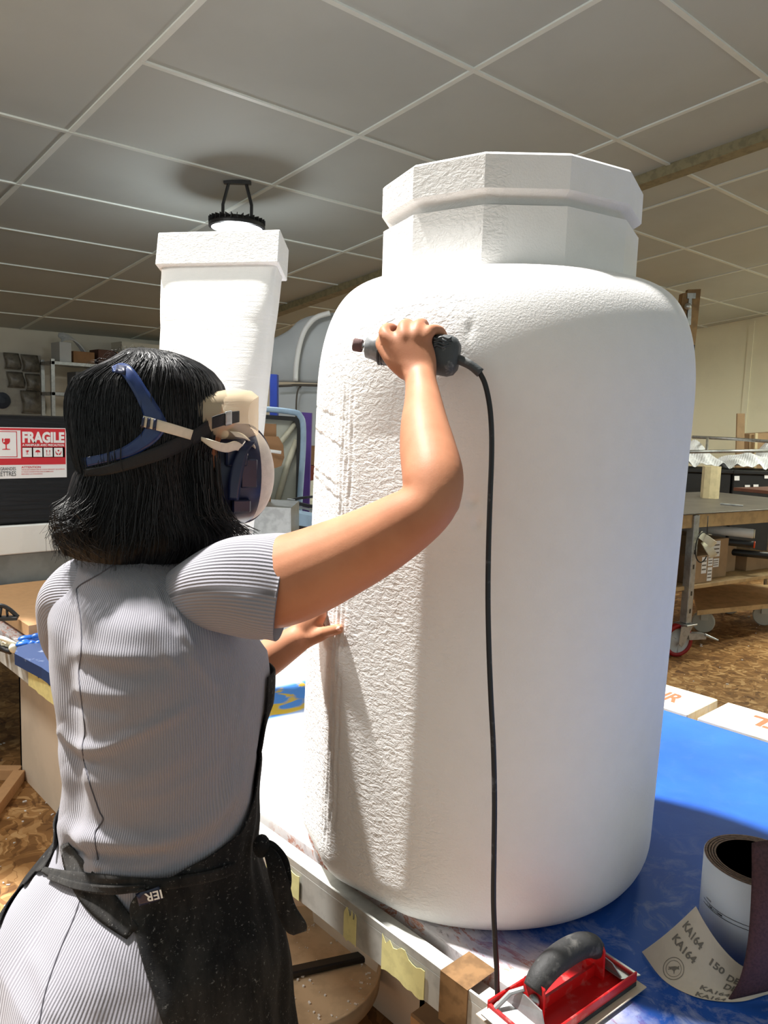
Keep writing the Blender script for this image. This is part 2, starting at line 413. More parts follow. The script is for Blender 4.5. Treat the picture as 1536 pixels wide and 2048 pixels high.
        for i in range(a-1):
            F.append((i*b, (i+1)*b, o+(i+1)*b, o+i*b)); F.append(((i+1)*b+b-1, i*b+b-1, o+i*b+b-1, o+(i+1)*b+b-1))
        for j in range(b-1):
            F.append((j+1, j, o+j, o+j+1)); F.append(((a-1)*b+j, (a-1)*b+j+1, o+(a-1)*b+j+1, o+(a-1)*b+j))
        return s.add(V, F, mi)
    def build(s, name, m, parent=None, smooth=False, uv=None):
        V = np.concatenate(s.V)
        return obj(name, V, s.F, None if isinstance(m, list) else m, parent, smooth, uv, mats=m if isinstance(m, list) else None, fmat=s.fm if isinstance(m, list) else None)
def catmull(P, k):
    P = np.array(P, float); n = len(P)
    if n < 3:
        t = np.linspace(0, 1, k*(n-1)+1)[:, None]; return P[0]+(P[-1]-P[0])*t
    Q = np.vstack([2*P[0]-P[1], P, 2*P[-1]-P[-2]]); out = []
    for i in range(n-1):
        p0, p1, p2, p3 = Q[i:i+4]
        for j in range(k):
            t = j/k; out.append(.5*((2*p1)+(-p0+p2)*t+(2*p0-5*p1+4*p2-p3)*t*t+(-p0+3*p1-3*p2+p3)*t**3))
    out.append(P[-1]); return np.array(out)
def ip(x, xs, ys): return np.interp(x, xs, ys)
def text_mesh(txt, size=1, bold=0, align='LEFT', ext=0.0, sp=1.0):
    c = bpy.data.curves.new('t', 'FONT'); c.body = txt; c.size = size; c.offset = bold; c.align_x = align; c.extrude = ext; c.space_character = sp; c.resolution_u = 3
    o = bpy.data.objects.new('t', c); COL.objects.link(o); dg = bpy.context.evaluated_depsgraph_get(); dg.update()
    me = bpy.data.meshes.new_from_object(o.evaluated_get(dg)); bpy.data.objects.remove(o)
    V = np.array([v.co[:] for v in me.vertices]); F = [tuple(p.vertices) for p in me.polygons]; bpy.data.meshes.remove(me)
    return V, F
def fit(V, x0, x1, y0, y1):
    """scale flat text into a box"""
    V = V.copy(); a = V.min(0); b = V.max(0)
    V[:, 0] = x0+(V[:, 0]-a[0])/(b[0]-a[0]+1e-9)*(x1-x0); V[:, 1] = y0+(V[:, 1]-a[1])/(b[1]-a[1]+1e-9)*(y1-y0); return V
def plane_map(V, O, X, Y, N, h=.0006):
    V = np.array(V); return np.array(O)+V[:, :1]*np.array(X)+V[:, 1:2]*np.array(Y)+(V[:, 2:3]+h)*np.array(N)
UX = np.array([1., 0, 0]); UY = np.array([0, 1., 0]); UZ = np.array([0, 0, 1.])
VR = R3@np.array([1., 0, 0]); VD = R3@np.array([0, 1., 0])       # viewer's right / depth in room axes
def slab(b, pts, d, thick, mi=0):
    """an upright plate facing the room's front: outline at distance d, real thickness"""
    b.prism([atd(x, y, d) for x, y in pts], VD*thick, mi)

# ------------------------------------------------------------ the room
def cz_(x, y): return 2.985+.0132*(x-1.535)-.1197*(y-3.267)
XW, YW = 10.26, 8.69
def is_open(x, y):                                     # roof opening above the bench
    return sY*x+cY*y < 2.86 and -1.5 < x < 2.3 and .8 < y < 4.6
us = [1.535+1.2116*k for k in range(-4, 9)]; vs = [3.267+.794*k for k in range(-9, 8)]
b = B(); bs = B()
for i in range(len(us)-1):
    for j in range(len(vs)-1):
        x0, x1, y0, y1 = us[i], min(us[i+1], XW), vs[j], min(vs[j+1], YW)
        if y1 <= y0 or x1 <= x0: continue
        K = 6; cells = [(p, q) for p in range(K) for q in range(K) if not is_open(x0+(x1-x0)*(p+.5)/K, y0+(y1-y0)*(q+.5)/K)]
        if not cells: continue
        n = 7; G = np.zeros((n, n, 3)); sag = .004+.006*rng.random()
        for p in range(n):
            for q in range(n):
                x = x0+(x1-x0)*p/(n-1); y = y0+(y1-y0)*q/(n-1)
                G[p, q] = (x, y, cz_(x, y)-sag*math.sin(math.pi*p/(n-1))*math.sin(math.pi*q/(n-1)))
        b.add(G.reshape(-1, 3), [(p*n+q, p*n+q+1, (p+1)*n+q+1, (p+1)*n+q) for p, q in cells])
        if len(cells) < 36: continue
        w = .014
        for (xa, ya, xb, yb) in ((x0, y0, x1, y0), (x0, y0, x0, y1)):
            if xb > XW-.01 and xa > XW-.01: continue
            za, zb = cz_(xa, ya)-.008, cz_(xb, yb)-.008
            dx, dy = (0, w) if ya == yb else (w, 0)
            bs.add([(xa-dx, ya-dy, za), (xb-dx, yb-dy, zb), (xb+dx, yb+dy, zb), (xa+dx, ya+dy, za), (xa-dx, ya-dy, za+.009), (xb-dx, yb-dy, zb+.009), (xb+dx, yb+dy, zb+.009), (xa+dx, ya+dy, za+.009)],
                   [(0, 1, 2, 3), (7, 6, 5, 4), (0, 4, 5, 1), (1, 5, 6, 2), (2, 6, 7, 3), (3, 7, 4, 0)])
# solid roof above the panels
ceil = b.build('ceiling', 'ceil', None, True); struct(ceil)
tr = bs.build('trim_1', 'strip'); struct(tr)
b = B(); xb_ = 4.60
b.add([(xb_+a, y, cz_(xb_, y)+h) for y in (-3., YW) for a, h in ((-.055, -.065), (.055, -.065), (.055, .0), (-.055, .0))], [(0, 1, 2, 3), (7, 6, 5, 4), (0, 4, 5, 1), (1, 5, 6, 2), (2, 6, 7, 3), (3, 7, 4, 0)])
struct(b.build('trim_2', 'beam'))
b = B(); b.b2((-3, -3.5, -.03), (XW+.1, YW+.1, 0)); struct(b.build('floor', 'osb'))
b = B(); b.b2((-3.0, YW, 0), (XW+.1, YW+.1, 2.75)); struct(b.build('wall_left', 'wall_l'))
b = B(); b.b2((XW, -3.5, 0), (XW+.1, YW, 3.9))
struct(b.build('wall_right', 'wall_r'))
b = B(); b.b2((XW-.012, 4.23, 0), (XW+.001, 4.30, 2.95), 0); struct(b.build('trim_3', 'wall_r'))
b = B(); b.b2((-3.1, 3.4, 0), (-3.0, YW+.1, 3.9)); struct(b.build('wall_side', 'wall_l'))
b = B(); b.b2((3.72, YW-.28, 0), (9.0, YW, 2.30)); struct(b.build('wall_back', 'wall_l'))
# scattered foam crumbs
b = B()
for k in range(900):
    r_ = random.random()
    if r_ < .45: x = random.uniform(-.2, 1.2); y = random.uniform(1.6, 3.6)
    elif r_ < .75: x = random.uniform(.9, 1.6); y = random.uniform(.8, 1.8)
    else: x = random.uniform(2.5, 7); y = random.uniform(.8, 3.2)
    s_ = random.choice([.002, .003, .004, .006]); a = random.random()*3
    b.box((x, y, s_*.4), (s_*random.uniform(1, 3), s_, s_*.8), a)
o = b.build('foam_crumbs', 'foamr'); tag(o, 'white foam crumbs and shavings scattered over the wood floor', 'crumbs'); o['kind'] = 'stuff'

# ------------------------------------------------------------ high-bay lamp
LP = atd(474, 455, 4.75)
lt = thing('high_bay_lamp', 'round black LED high bay lamp glowing under the ceiling', 'lamp', (LP[0], LP[1], LP[2]))
b = B(); b.lathe([(0, .06), (.07, .06), (.08, .045), (.14, .03), (.158, .026), (.166, .014), (.166, -.003), (.150, -.008), (.150, .01), (0, .01)], LP, 48)
for k in range(30):
    a = k*math.pi/15; b.box(LP+np.array([.135*math.cos(a), .125*math.sin(a), .034]), (.07, .004, .03), a)
b.build('housing', 'black', lt)
b = B(); b.lathe([(0, -.010), (.08, -.010), (.149, -.004), (.149, .004), (0, .004)], LP, 48); b.build('diffuser', 'led', lt, True)
b = B(); topz = cz_(LP[0], LP[1])
for s_ in (-1, 1):
    b.tube([LP+VR*.085*s_+UZ*.05, LP+VR*.085*s_+UZ*.13, LP+VR*.05*s_+np.array([0, 0, topz-LP[2]-.01])], .010, 8)
b.box((LP[0], LP[1], topz-.012), (.16, .03, .02), -YAW)
b.build('bracket', 'black', lt)
l = lamp('high_bay_lamp_light', 'POINT', LP-UZ*.06, 26, (.92, .97, 1), .12); l.parent = lt; l.matrix_parent_inverse = Matrix.Translation(-lt.location)

# ------------------------------------------------------------ the jar
TZ = .74
def jar():
    t = thing('foam_jar', 'giant white polystyrene bottle with faceted lid on the blue table', 'sculpture', (JC[0], JC[1], TZ))
    RJ = .320
    NA = 720
    # height profile: (z, factor)
    zs = []; fs = []
    for k in range(10):
        a = k/9*math.pi/2; zs.append(TZ+.060*(1-math.cos(a))); fs.append(RJ-.038+.038*math.sin(a))
    for z in np.linspace(TZ+.065, 1.545, 330): zs.append(z); fs.append(RJ+.002*(z-TZ))
    for k in range(1, 40):
        a = k/39*math.pi/2; zs.append(1.545+.190*math.sin(a)**.95); fs.append(.20+(RJ-.20+.0015)*max(math.cos(a), 0)**.62)
    zs.append(1.735); fs.append(.15)
    zs = np.array(zs); fs = np.array(fs)
    al = np.arange(NA)*2*math.pi/NA-math.pi                # 0 = towards the viewer, negative = viewer's left
    al = al[None]; Z = zs[:, None]; Rr = np.repeat(fs[:, None], NA, 1)
    deg = np.degrees(al)+3.5
    deg = deg
    rise = np.clip((1.60-Z)/.12, 0, 1)
    for an, rf in ((-35, .3115), (-66, .3125)):
        lim = rf/np.maximum(np.cos(np.radians(deg-an)), .3)
        k = .0025; h = np.clip(.5+.5*(lim-RJ)/k, 0, 1); fac = (lim*(1-h)+RJ*h-k*h*(1-h))/RJ
        Rr = Rr*(1+(np.minimum(fac, 1)-1)*rise)
    wig = .5*np.sin(Z*23)+.35*np.sin(Z*57+1)+.2*np.sin(Z*131)
    env = np.clip((Z-TZ-.05)/.05, 0, 1)*np.clip((1.58-Z)/.05, 0, 1)
    for a0, dep, wd in ((-51.5, .0040, .5), (-49.6, .003, .4), (-47.5, .0022, .5), (-53.2, .0015, .5)):
        c0 = a0+.5*wig*(1 if a0 > -51 else -.6)
        Rr = Rr-dep*env*np.exp(-((deg-c0)/wd)**2)*(.75+.25*np.sin(Z*80+a0))
    # hot-wire steps across the unfinished left panel
    left = 1/(1+np.exp(np.clip((deg+52)*1.5, -40, 40)))*np.clip((Z-1.0)/.1, 0, 1)*env
    for zz, amp, sl in ((1.60, .003, .02), (1.555, .003, .03), (1.515, .0035, .05), (1.475, .004, .06), (1.41, .005, .05), (1.395, .004, .07), (1.30, .003, .1), (1.24, .002, .06), (1.16, .0025, .09)):
        Rr = Rr-amp*left*np.exp(-((Z-zz+sl*.8*np.radians(deg+70)-.0012*np.sin(deg*.9+zz*40)-.0008*np.sin(deg*2.7))/.0016)**2)*(.6+.4*np.sin(deg*.35+zz*70))
    # dents
    for a0, zz, q, d_ in ((-9.5, 1.395, 1.6, .004), (-8, 1.365, 1.2, .003), (-13, 1.63, 1.2, .002)):
        Rr = Rr-d_*np.exp(-((deg-a0)/q)**2-((Z-zz)/.010)**2)
    # az 0 faces the viewer: direction (0,-1) in level frame; negative -> viewer's left
    dirx = np.sin(al); diry = -np.cos(al)
    off = math.radians(8)                                  # viewer sits 8 degrees off the jar's own axis
    dx = dirx*math.cos(off)-diry*0; 
    lean = (Z-1.62)*.020
    X = JC[0]+lean*VR[0]+Rr*(VR[0]*dirx+VD[0]*diry); Y = JC[1]+lean*VR[1]+Rr*(VR[1]*dirx+VD[1]*diry)
    G = np.stack([X, Y, Z+0*X], -1)
    b = B(); b.grid(G, 0, True)
    b.F.append(tuple(range(NA))[::-1]); b.fm.append(0); m = len(zs); b.F.append(tuple((m-1)*NA+j for j in range(NA))); b.fm.append(0)
    b.build('body', 'foam', t, True)
    c = (JC[0], JC[1], 0); dec = lambda a: a
    a0 = math.atan2(-VD[1], -VD[0])+math.radians(-10-8.2)          # facet corner seen at -9.4 degrees
    b = B(); b.lathe([(.217, 1.66), (.217, 1.822), (.192, 1.824), (.192, 1.828)], c, 11, a0=a0)
    b.build('neck', 'foamn', t)
    b = B(); b.lathe([(.188, 1.826), (.196, 1.829), (.217, 1.842), (.220, 1.845), (.220, 1.892), (.216, 1.896)], c, 11, a0=a0)
    b.build('lid', 'foamn', t)
    return t, G
jar_t, JG = jar()
def jar_bvh():
    G = JG; a, bb = G.shape[:2]; V = [Vector(v) for v in G.reshape(-1, 3)]
    F = [(i*bb+j, i*bb+(j+1) % bb, (i+1)*bb+(j+1) % bb, (i+1)*bb+j) for i in range(0, a-1) for j in range(bb)]
    return BVHTree.FromPolygons(V, F)
JB = jar_bvh()
def cast(bv, x, y):
    r = ray(x, y); n = np.linalg.norm(r); h = bv.ray_cast(Vector((0, 0, EYE)), Vector(r/n))
    return (None, None) if h[0] is None else (np.array(h[0]), np.array(h[1]))

# ------------------------------------------------------------ the tube sculpture
def tube_sculpture():
    C0 = atd(379, 1000, 1.95); cx, cy = C0[0], C0[1]
    t = thing('foam_tube', 'tall white polystyrene cosmetics tube with flat crimped end, behind the person', 'sculpture', (cx, cy, TZ))
    q = math.radians(-6); ex = np.array([math.cos(q)*VR[0]+math.sin(q)*VD[0], math.cos(q)*VR[1]+math.sin(q)*VD[1], 0]); ey = np.array([-ex[1], ex[0], 0])
    LN = math.radians(17)                                  # lean added for the lighting, so the sun strikes the front
    def lean(V):
        V = np.array(V, float).reshape(-1, 3); o = np.array([cx, cy, TZ])-VD*.13; q = V-o; e = q@VD; z = q[:, 2]
        return V+((e*math.cos(LN)+z*math.sin(LN)-e)[:, None])*VD+((-e*math.sin(LN)+z*math.cos(LN)-z)[:, None])*UZ
    def bl(b, *a): b.V = [lean(v) for v in b.V]; return b.build(*a)
    n = 96; Gs = []
    for k in range(120):
        s_ = k/119; z = TZ+.06+s_*(2.015-TZ-.06)
        hw = ip(s_, [0, 1], [.120, .172]); hd = ip(s_, [0, .35, .75, 1], [.120, .112, .075, .045]); e = ip(s_, [0, .5, .85, 1], [2.0, 2.0, 3.2, 9])
        a = np.arange(n)*2*math.pi/n; ca, sa = np.cos(a), np.sin(a)
        x = hw*np.sign(ca)*np.abs(ca)**(2/e); y = hd*np.sign(sa)*np.abs(sa)**(2/e)
        # flat carved flank on the viewer's right
        fl = ip(s_, [0, .55, .9, 1], [.03, .07, .115, .135])
        Gs.append(np.array([cx, cy, z])+x[:, None]*ex+y[:, None]*ey)
    b = B(); b.grid(Gs, 0, True); b.F.append(tuple(range(n))[::-1]); b.fm.append(0); b.F.append(tuple(119*n+j for j in range(n))); b.fm.append(0)
    bl(b, 'body', 'foamt', t, True)
    b = B(); b.box((cx, cy, 2.063), (.362, .115, .102), math.atan2(ex[1], ex[0]), 0, .003); bl(b, 'crimped_end', 'foamr', t)
    b = B(); b.lathe([(0, TZ), (.13, TZ), (.132, TZ+.004), (.125, TZ+.075), (0, TZ+.075)], (cx, cy, 0), 64); bl(b, 'cap', 'foamr', t, True)
tube_sculpture()

# ------------------------------------------------------------ work table
tb = thing('work_table', 'long low workbench with paint-stained blue top and dusty metal rail', 'table', (1.37, 2.0, 0))
XN, XF = .80, 1.965
b = B(); b.b2((XN, -.5, TZ-.028), (XF, 4.6, TZ), 0, .002); b.build('tabletop', 'bluetop', tb)
b = B(); b.b2((XN-.002, -.5, TZ-.07), (XN+.02, 4.6, TZ-.029), 0, .001); b.build('edge_board', mat('red_brown_edge', S(120, 82, 74), .7, vary=.5, vscale=25, c2=S(190, 170, 160)), tb)
b = B(); b.b2((XN-.052, -.5, TZ-.062), (XN-.012, 4.6, TZ-.008), 0, .001); b.b2((XN-.052, -.5, TZ-.008), (XN-.048, 4.6, TZ+.004)); b.build('rail', 'alu', tb)
for (y0, y1, a_) in ((2.12, 2.36, 0), (.99, 1.09, 0), (.84, .87, 0), (.69, .78, .0)):
    b = B(); n = 12; G = np.zeros((2, n, 3))
    for j in range(n):
        y = y0+(y1-y0)*j/(n-1); G[0, j] = (XN-.0535, y, TZ-.0615+random.uniform(-.002, .003)); G[1, j] = (XN-.0535, y, TZ-.012+random.uniform(-.008, .008))
    b.shell(G, .0008); b.build('masking_tape', 'mtape', tb)
b = B(); b.b2((XN-.0545, .61, TZ-.068), (XN-.0525, .66, TZ+.0045)); b.b2((XN-.0545, .61, TZ+.0042), (XN+.006, .66, TZ+.005)); b.build('packing_tape', 'btape', tb)
for (x0, x1, y0, y1) in ((.98, 1.0, 2.28, 3.22), (1.25, 1.27, 1.15, 2.1)):
    b = B(); b.b2((x0, y0, 0), (x1, y1, TZ-.03), 0, .002); b.b2((x0, y1-.02, 0), (x0+.5, y1, TZ-.03), 0, .002); b.b2((x0, y0, 0), (x0+.5, y0+.02, TZ-.03), 0, .002)
    b.build('side_panel', 'panelw', tb)
# planks along the far edge
def text_on(b, txt, O, X, Y, N, w, h, bold=.0, mi=1, fn=None, sp=1.0):
    V, F = text_mesh(txt, 1, bold, sp=sp); V = fit(V, 0, w, 0, h); b.add(plane_map(V, O, X, Y, N), F, mi)
for (y0, y1, lab, txt, oy) in ((.90, 3.28, 'paint-stained white plank along the far table edge, next to the jar', 'NR', 1.05), (-.4, .872, 'paint-stained white plank along the far table edge, cut short at the gap on the right', 'TL', .70)):
    b = B(); b.b2((XF+.003, y0, TZ-.035), (XF+.19, y1, TZ+.006), 0, .002)
    V, F = text_mesh(txt, 1, .03); V = fit(V, 0, .085 if txt == 'NR' else .10, 0, .075)
    if txt == 'NR': b.add(plane_map(V, (XF+.06, oy, TZ+.006), -UY, UX, UZ, .0006), F, 1)
    else: b.add(plane_map(V, (XF+.15, oy-.02, TZ+.006), UY, -UX, UZ, .0006), F, 1)
    if txt == 'TL':
        e_ = [(XF+.125+.020*math.cos(a)*1.0, .63+.018*math.sin(a)*1.6, TZ+.0068) for a in np.linspace(0, 2*math.pi, 20)[:-1]]
        b.prism(e_, (0, 0, .0006), 2)
    o = b.build('plank', ['plank', 'inkred', 'ink']); tag(o, lab, 'plank')
# ------------------------------------------------------------ round dolly
DC = onz(585, 1935, .12)
dl = thing('round_dolly', 'round tan dolly with raised rim and foam crumbs on the floor under the table', 'dolly', (DC[0], DC[1], 0))
b = B(); b.lathe([(0, .085), (.21, .085), (.222, .09), (.226, .135), (.220, .137), (.214, .10), (0, .097)], (DC[0], DC[1], 0), 72); b.build('tray', mat('dusty_tan_tray', S(196, 172, 140), .7, vary=.15, vscale=20), dl, True)
b = B(); b.box((DC[0], DC[1], .108), (.41, .03, .018), -YAW+math.radians(20), 0, .004); b.build('crossbar', 'black', dl)
for k in range(4):
    a = k*math.pi/2-.35; p = np.array([DC[0]+.16*math.cos(a), DC[1]+.16*math.sin(a), .03])
    b = B(); b.lathe([(0, -.012), (.024, -.012), (.029, -.006), (.029, .006), (.024, .012), (0, .012)], p, 24, axis=(math.cos(a), math.sin(a), 0)); b.box(p+UZ*.033, (.03, .03, .046), a); b.build('caster', 'black', dl)
b = B()
for k in range(260):
    a = random.uniform(0, 6.28); r_ = .205-abs(random.gauss(0, .02)) if random.random() < .75 else random.uniform(0, .2)
    s_ = random.choice([.0015, .0025, .004]); b.box((DC[0]+r_*math.cos(a), DC[1]+r_*math.sin(a), .100), (s_*random.uniform(1, 2.5), s_, s_), a)
o = b.build('foam_crumbs', 'foamr'); tag(o, 'white foam crumbs gathered along the rim of the round dolly', 'crumbs'); o['kind'] = 'stuff'
# box under the near end
p = onz(905, 2030, .2)
t = thing('storage_box', 'plain pale cardboard box under the near end of the table', 'box', (1.22, .78, 0))
b = B(); b.b2((1.02, .60, 0), (1.42, .98, .33), 0, .004); b.build('carton', 'card', t)
b = B(); b.b2((1.018, .77, .20), (1.0195, .81, .33)); b.b2((1.02, .77, .3305), (1.42, .81, .3315)); b.build('tape_strip', 'btape', t)

# ------------------------------------------------------------ person
PD = 1.05
FX = np.array([1., 0, 0])                                 # she faces the table (+X)
yk = [1085, 1100, 1118, 1140, 1170, 1200, 1250, 1310, 1400, 1480, 1560, 1640, 1690, 1740, 1790, 1850, 1950, 2048, 2200, 2450]
xl = [203, 192, 158, 124, 100, 84, 76, 82, 98, 112, 124, 120, 124, 88, 58, 30, 6, -5, -18, -30]
xr = [332, 345, 392, 440, 470, 486, 498, 508, 512, 512, 508, 504, 504, 520, 545, 556, 565, 572, 580, 585]
kk = [.95, .9, .62, .52, .52, .56, .60, .64, .68, .72, .76, .78, .80, .80, .80, .82, .84, .86, .9, .92]
dd = [1.06, 1.06, 1.06, 1.06, 1.06, 1.055, 1.05, 1.05, 1.05, 1.05, 1.05, 1.05, 1.05, 1.05, 1.05, 1.05, 1.05, 1.05, 1.05, 1.05]
YK = np.array(yk, float)
def ringinfo(y):
    f = lambda a: float(np.interp(y, yk, a))
    l_, r_, k_, d_ = f(xl), f(xr), f(kk), f(dd)
    a = atd(l_, y, d_); c = atd(r_, y, d_); m = (a+c)/2; s_ = np.linalg.norm((c-a)[:2])/2
    hw = s_/math.sqrt(.46+.54*k_*k_); return m, hw, hw*k_
def smooth_rows(A, k=3):
    A = A.copy()
    for _ in range(k): A[1:-1] = (A[:-2]+2*A[1:-1]+A[2:])/4
    return A
FOLDS = [([(118, 1452), (150, 1488), (200, 1496), (260, 1474), (330, 1440), (400, 1400)], .0085, 13),
         ([(110, 1470), (150, 1515), (205, 1530)], -.004, 10),
         ([(120, 1640), (160, 1668), (230, 1682), (320, 1680), (400, 1650), (460, 1590), (500, 1500)], .013, 20),
         ([(122, 1700), (170, 1712), (260, 1716), (350, 1706)], -.009, 14),
         ([(150, 1660), (180, 1710), (200, 1740)], .005, 9),
         ([(130, 1530), (180, 1560), (260, 1560), (340, 1530), (420, 1480)], .005, 22),
         ([(135, 1330), (200, 1345), (280, 1350), (380, 1320)], -.005, 20), ([(130, 1300), (210, 1310), (300, 1312)], .004, 16),
         ([(140, 1400), (190, 1420), (250, 1425)], -.004, 14), ([(140, 1375), (200, 1388), (270, 1390)], .003, 12),
         ([(175, 1170), (230, 1185), (290, 1170)], -.004, 12), ([(165, 1145), (200, 1160), (260, 1150)], .0035, 10),
         ([(305, 1150), (320, 1190), (352, 1240)], .007, 10), ([(335, 1135), (345, 1190), (365, 1260), (400, 1310)], .006, 9), ([(320, 1165), (334, 1215), (358, 1270)], -.007, 7),
         ([(370, 1290), (410, 1345), (440, 1380)], .004, 12), ([(300, 1230), (330, 1300), (370, 1350)], .004, 15),
         ([(500, 1330), (480, 1450), (455, 1580), (400, 1680)], .004, 12), ([(470, 1330), (450, 1450), (420, 1560)], .003, 12), ([(492, 1400), (478, 1500), (460, 1600), (440, 1680)], -.004, 8),
         ([(240, 1600), (320, 1590), (400, 1550), (460, 1500)], .004, 14),
         ([(160, 1850), (230, 1900), (300, 1990)], .002, 20), ([(60, 1900), (90, 1980), (110, 2048)], .003, 20), ([(180, 1880), (190, 1960), (200, 2048)], .003, 18)]
def foldfield(P2):
    out = np.zeros(len(P2))
    for pl, amp, wd in FOLDS:
        Q = catmull(np.array(pl, float), 4); best = np.full(len(P2), 1e9); tt = np.zeros(len(P2))
        for i in range(len(Q)-1):
            a, c = Q[i], Q[i+1]; v = c-a; t_ = np.clip(((P2-a)@v)/(v@v), 0, 1); dist = np.linalg.norm(P2-a-t_[:, None]*v, axis=1)
            k = dist < best; best[k] = dist[k]; tt[k] = (i+t_[k])/(len(Q)-1)
        out += .62*amp*np.exp(-(best/wd)**2)*np.clip(np.minimum(tt, 1-tt)*6, .0, 1)**.7
    return out
def torso_grid(offset=0, ylo=1085, yhi=2450, ny=420, nphi=360, folds=True):
    ys = np.linspace(ylo, yhi, ny); info = [ringinfo(y) for y in ys]
    Mc = smooth_rows(np.array([i[0] for i in info]), 12); hw = smooth_rows(np.array([[i[1], i[2]] for i in info]), 12)
    ph = np.arange(nphi)*2*math.pi/nphi                    # 0 = front (+X), pi = back
    G = np.zeros((ny, nphi, 3)); e = 2.25
    ca, sa = np.cos(ph), np.sin(ph)
    for i in range(ny):
        x = (hw[i, 1]+offset)*np.sign(ca)*np.abs(ca)**(2/e); y = (hw[i, 0]+offset)*np.sign(sa)*np.abs(sa)**(2/e)
        # spine hollow
        back = np.exp(-((ph-math.pi)/.16)**2); sp_ = np.interp(ys[i], [1150, 1250, 1500, 1700, 1800], [0, .010, .012, .006, .0])
        x = x+sp_*back
        # bust and seat
        x = x+np.interp(ys[i], [1200, 1300, 1400, 1480], [0, .035, .03, 0])*(np.exp(-((ph-.5)/.35)**2)+np.exp(-((ph-5.78)/.35)**2))
        x = x-np.interp(ys[i], [1720, 1850, 2000, 2200], [0, .03, .025, 0])*(np.exp(-((ph-math.pi+.45)/.4)**2)+np.exp(-((ph-math.pi-.45)/.4)**2))
        G[i, :, 0] = Mc[i, 0]+x; G[i, :, 1] = Mc[i, 1]+y; G[i, :, 2] = Mc[i, 2]
    if folds:
        P2 = proj(G.reshape(-1, 3)); D = foldfield(P2).reshape(ny, nphi)
        vis = (np.cos(ph)*(-sY)+np.sin(ph)*(-cY)) > -.25      # side turned to the viewer
        D = D*vis[None]
        D += .0012*np.sin(ys[:, None]*.045+3*np.sin(ph*3)[None])*(np.clip((ys[:, None]-1130)/60, 0, 1))
        N = np.stack([np.cos(ph)/1, np.sin(ph), 0*ph], -1)
        G += D[..., None]*N[None]
    return G, ys, ph
person = thing('person', 'person in grey ribbed dress, black apron and respirator sanding the foam bottle', 'person', (.48, .99, 0))
def body_build():
    b = B()
    # torso under the dress, simpler and slimmer
    G, ys, ph = torso_grid(-.016, 1110, 2100, 60, 48, False); b.grid(G, 0, True); b.F.append(tuple(range(48))[::-1]); b.fm.append(0); b.F.append(tuple(59*48+j for j in range(48))); b.fm.append(0)
    hipc = (G[-1].mean(0))
    for s_ in (-1, 1):
        hx, hy = hipc[0], hipc[1]+s_*.075
        b.caps([(hx, hy, .75), (hx+.01, hy, .62), (hx+.012, hy, .45), (hx+.0, hy, .40), (hx-.02, hy, .28), (hx-.005, hy, .09)], [.085, .078, .055, .05, .048, .032], 16)
        b.caps([(hx-.03, hy, .045), (hx+.06, hy+s_*.01, .035), (hx+.15, hy+s_*.015, .025)], [.034, .036, .028], 14)
    # neck
    nk = atd(262, 1120, 1.06); HC = atd(318, 878, 1.06)
    F_ = math.sin(math.radians(62))*VR+math.cos(math.radians(62))*VD     # the way the face looks
    Fr = np.cross(F_, UZ)                                                # her right
    b.caps([nk-UZ*.05, nk+UZ*.01, atd(285, 1050, 1.06), HC-UZ*.05], [.062, .054, .052, .055], 20)
    ax = np.array([F_, Fr, UZ])
    b.ell(HC+UZ*.012-F_*.004, (.096, .076, .102), ax); b.ell(HC+F_*.022-UZ*.055, (.066, .056, .064), ax)
    b.ell(HC+F_*.045-UZ*.088, (.035, .032, .026), ax)
    b.caps([HC+F_*.088+UZ*.005, HC+F_*.100-UZ*.015, HC+F_*.108-UZ*.032], [.009, .010, .012], 10)
    for s_ in (-1, 1):
        b.ell(HC+F_*.070+Fr*.030*s_-UZ*.032, (.022, .024, .022), ax, 10); b.ell(HC+F_*.098+Fr*.010*s_-UZ*.036, (.008, .008, .007), ax, 8)
        b.ell(HC-F_*.005+Fr*.077*s_-UZ*.015, (.018, .008, .030), ax, 10)
        b.ell(HC+F_*.083+Fr*.030*s_+UZ*.024, (.014, .022, .008), ax, 10)
    b.ell(HC+F_*.090-UZ*.058, (.010, .022, .006), ax, 10); b.ell(HC+F_*.088-UZ*.067, (.010, .019, .006), ax, 10)
    # right arm (raised)
    A = [(400, 1190, .98), (455, 1168, .940), (560, 1164, .918), (700, 1107, .890), (800, 1052, .862), (858, 1008, .853), (866, 958, .868), (856, 900, .905), (849, 850, .938), (846, 800, .978), (841, 756, 1.008)]
    rp = [72, 80, 93, 80, 68, 57, 62, 57, 48, 37, 30]
    P = [atd(*a) for a in A]; r_ = [q*a[2]/FPX for q, a in zip(rp, A)]
    b.caps(P, r_, 22)
    # elbow bone
    b.ell(atd(893, 1004, .862), (.016, .016, .018), None, 10)
    # palm of the right hand: flattened loft
    H = [(841, 762, 1.004, 32, .019), (838, 742, 1.014, 36, .018), (830, 722, 1.020, 45, .017), (822, 702, 1.024, 50, .0165), (817, 686, 1.026, 49, .016), (815, 674, 1.029, 46, .013)]
    Gp = []
    for (x, y, d, hp, th) in H:
        c = atd(x, y, d); a = np.arange(24)*2*math.pi/24; w = hp*d/FPX
        Gp.append(c+np.cos(a)[:, None]*w*(VR*.97+VD*.12*0)+np.sign(np.sin(a))[:, None]*(np.abs(np.sin(a))**.8)[:, None]*th*VD-UZ*0)
    Gp = smooth_rows(np.array(Gp), 1); b.grid(Gp, 0, True); b.F.append(tuple(range(b.n-24*6, b.n-24*5))[::-1]); b.fm.append(0); b.F.append(tuple(range(b.n-24, b.n))); b.fm.append(0)
    # right fingers fold over the tool
    px = lambda L: [atd(*q) for q in L]
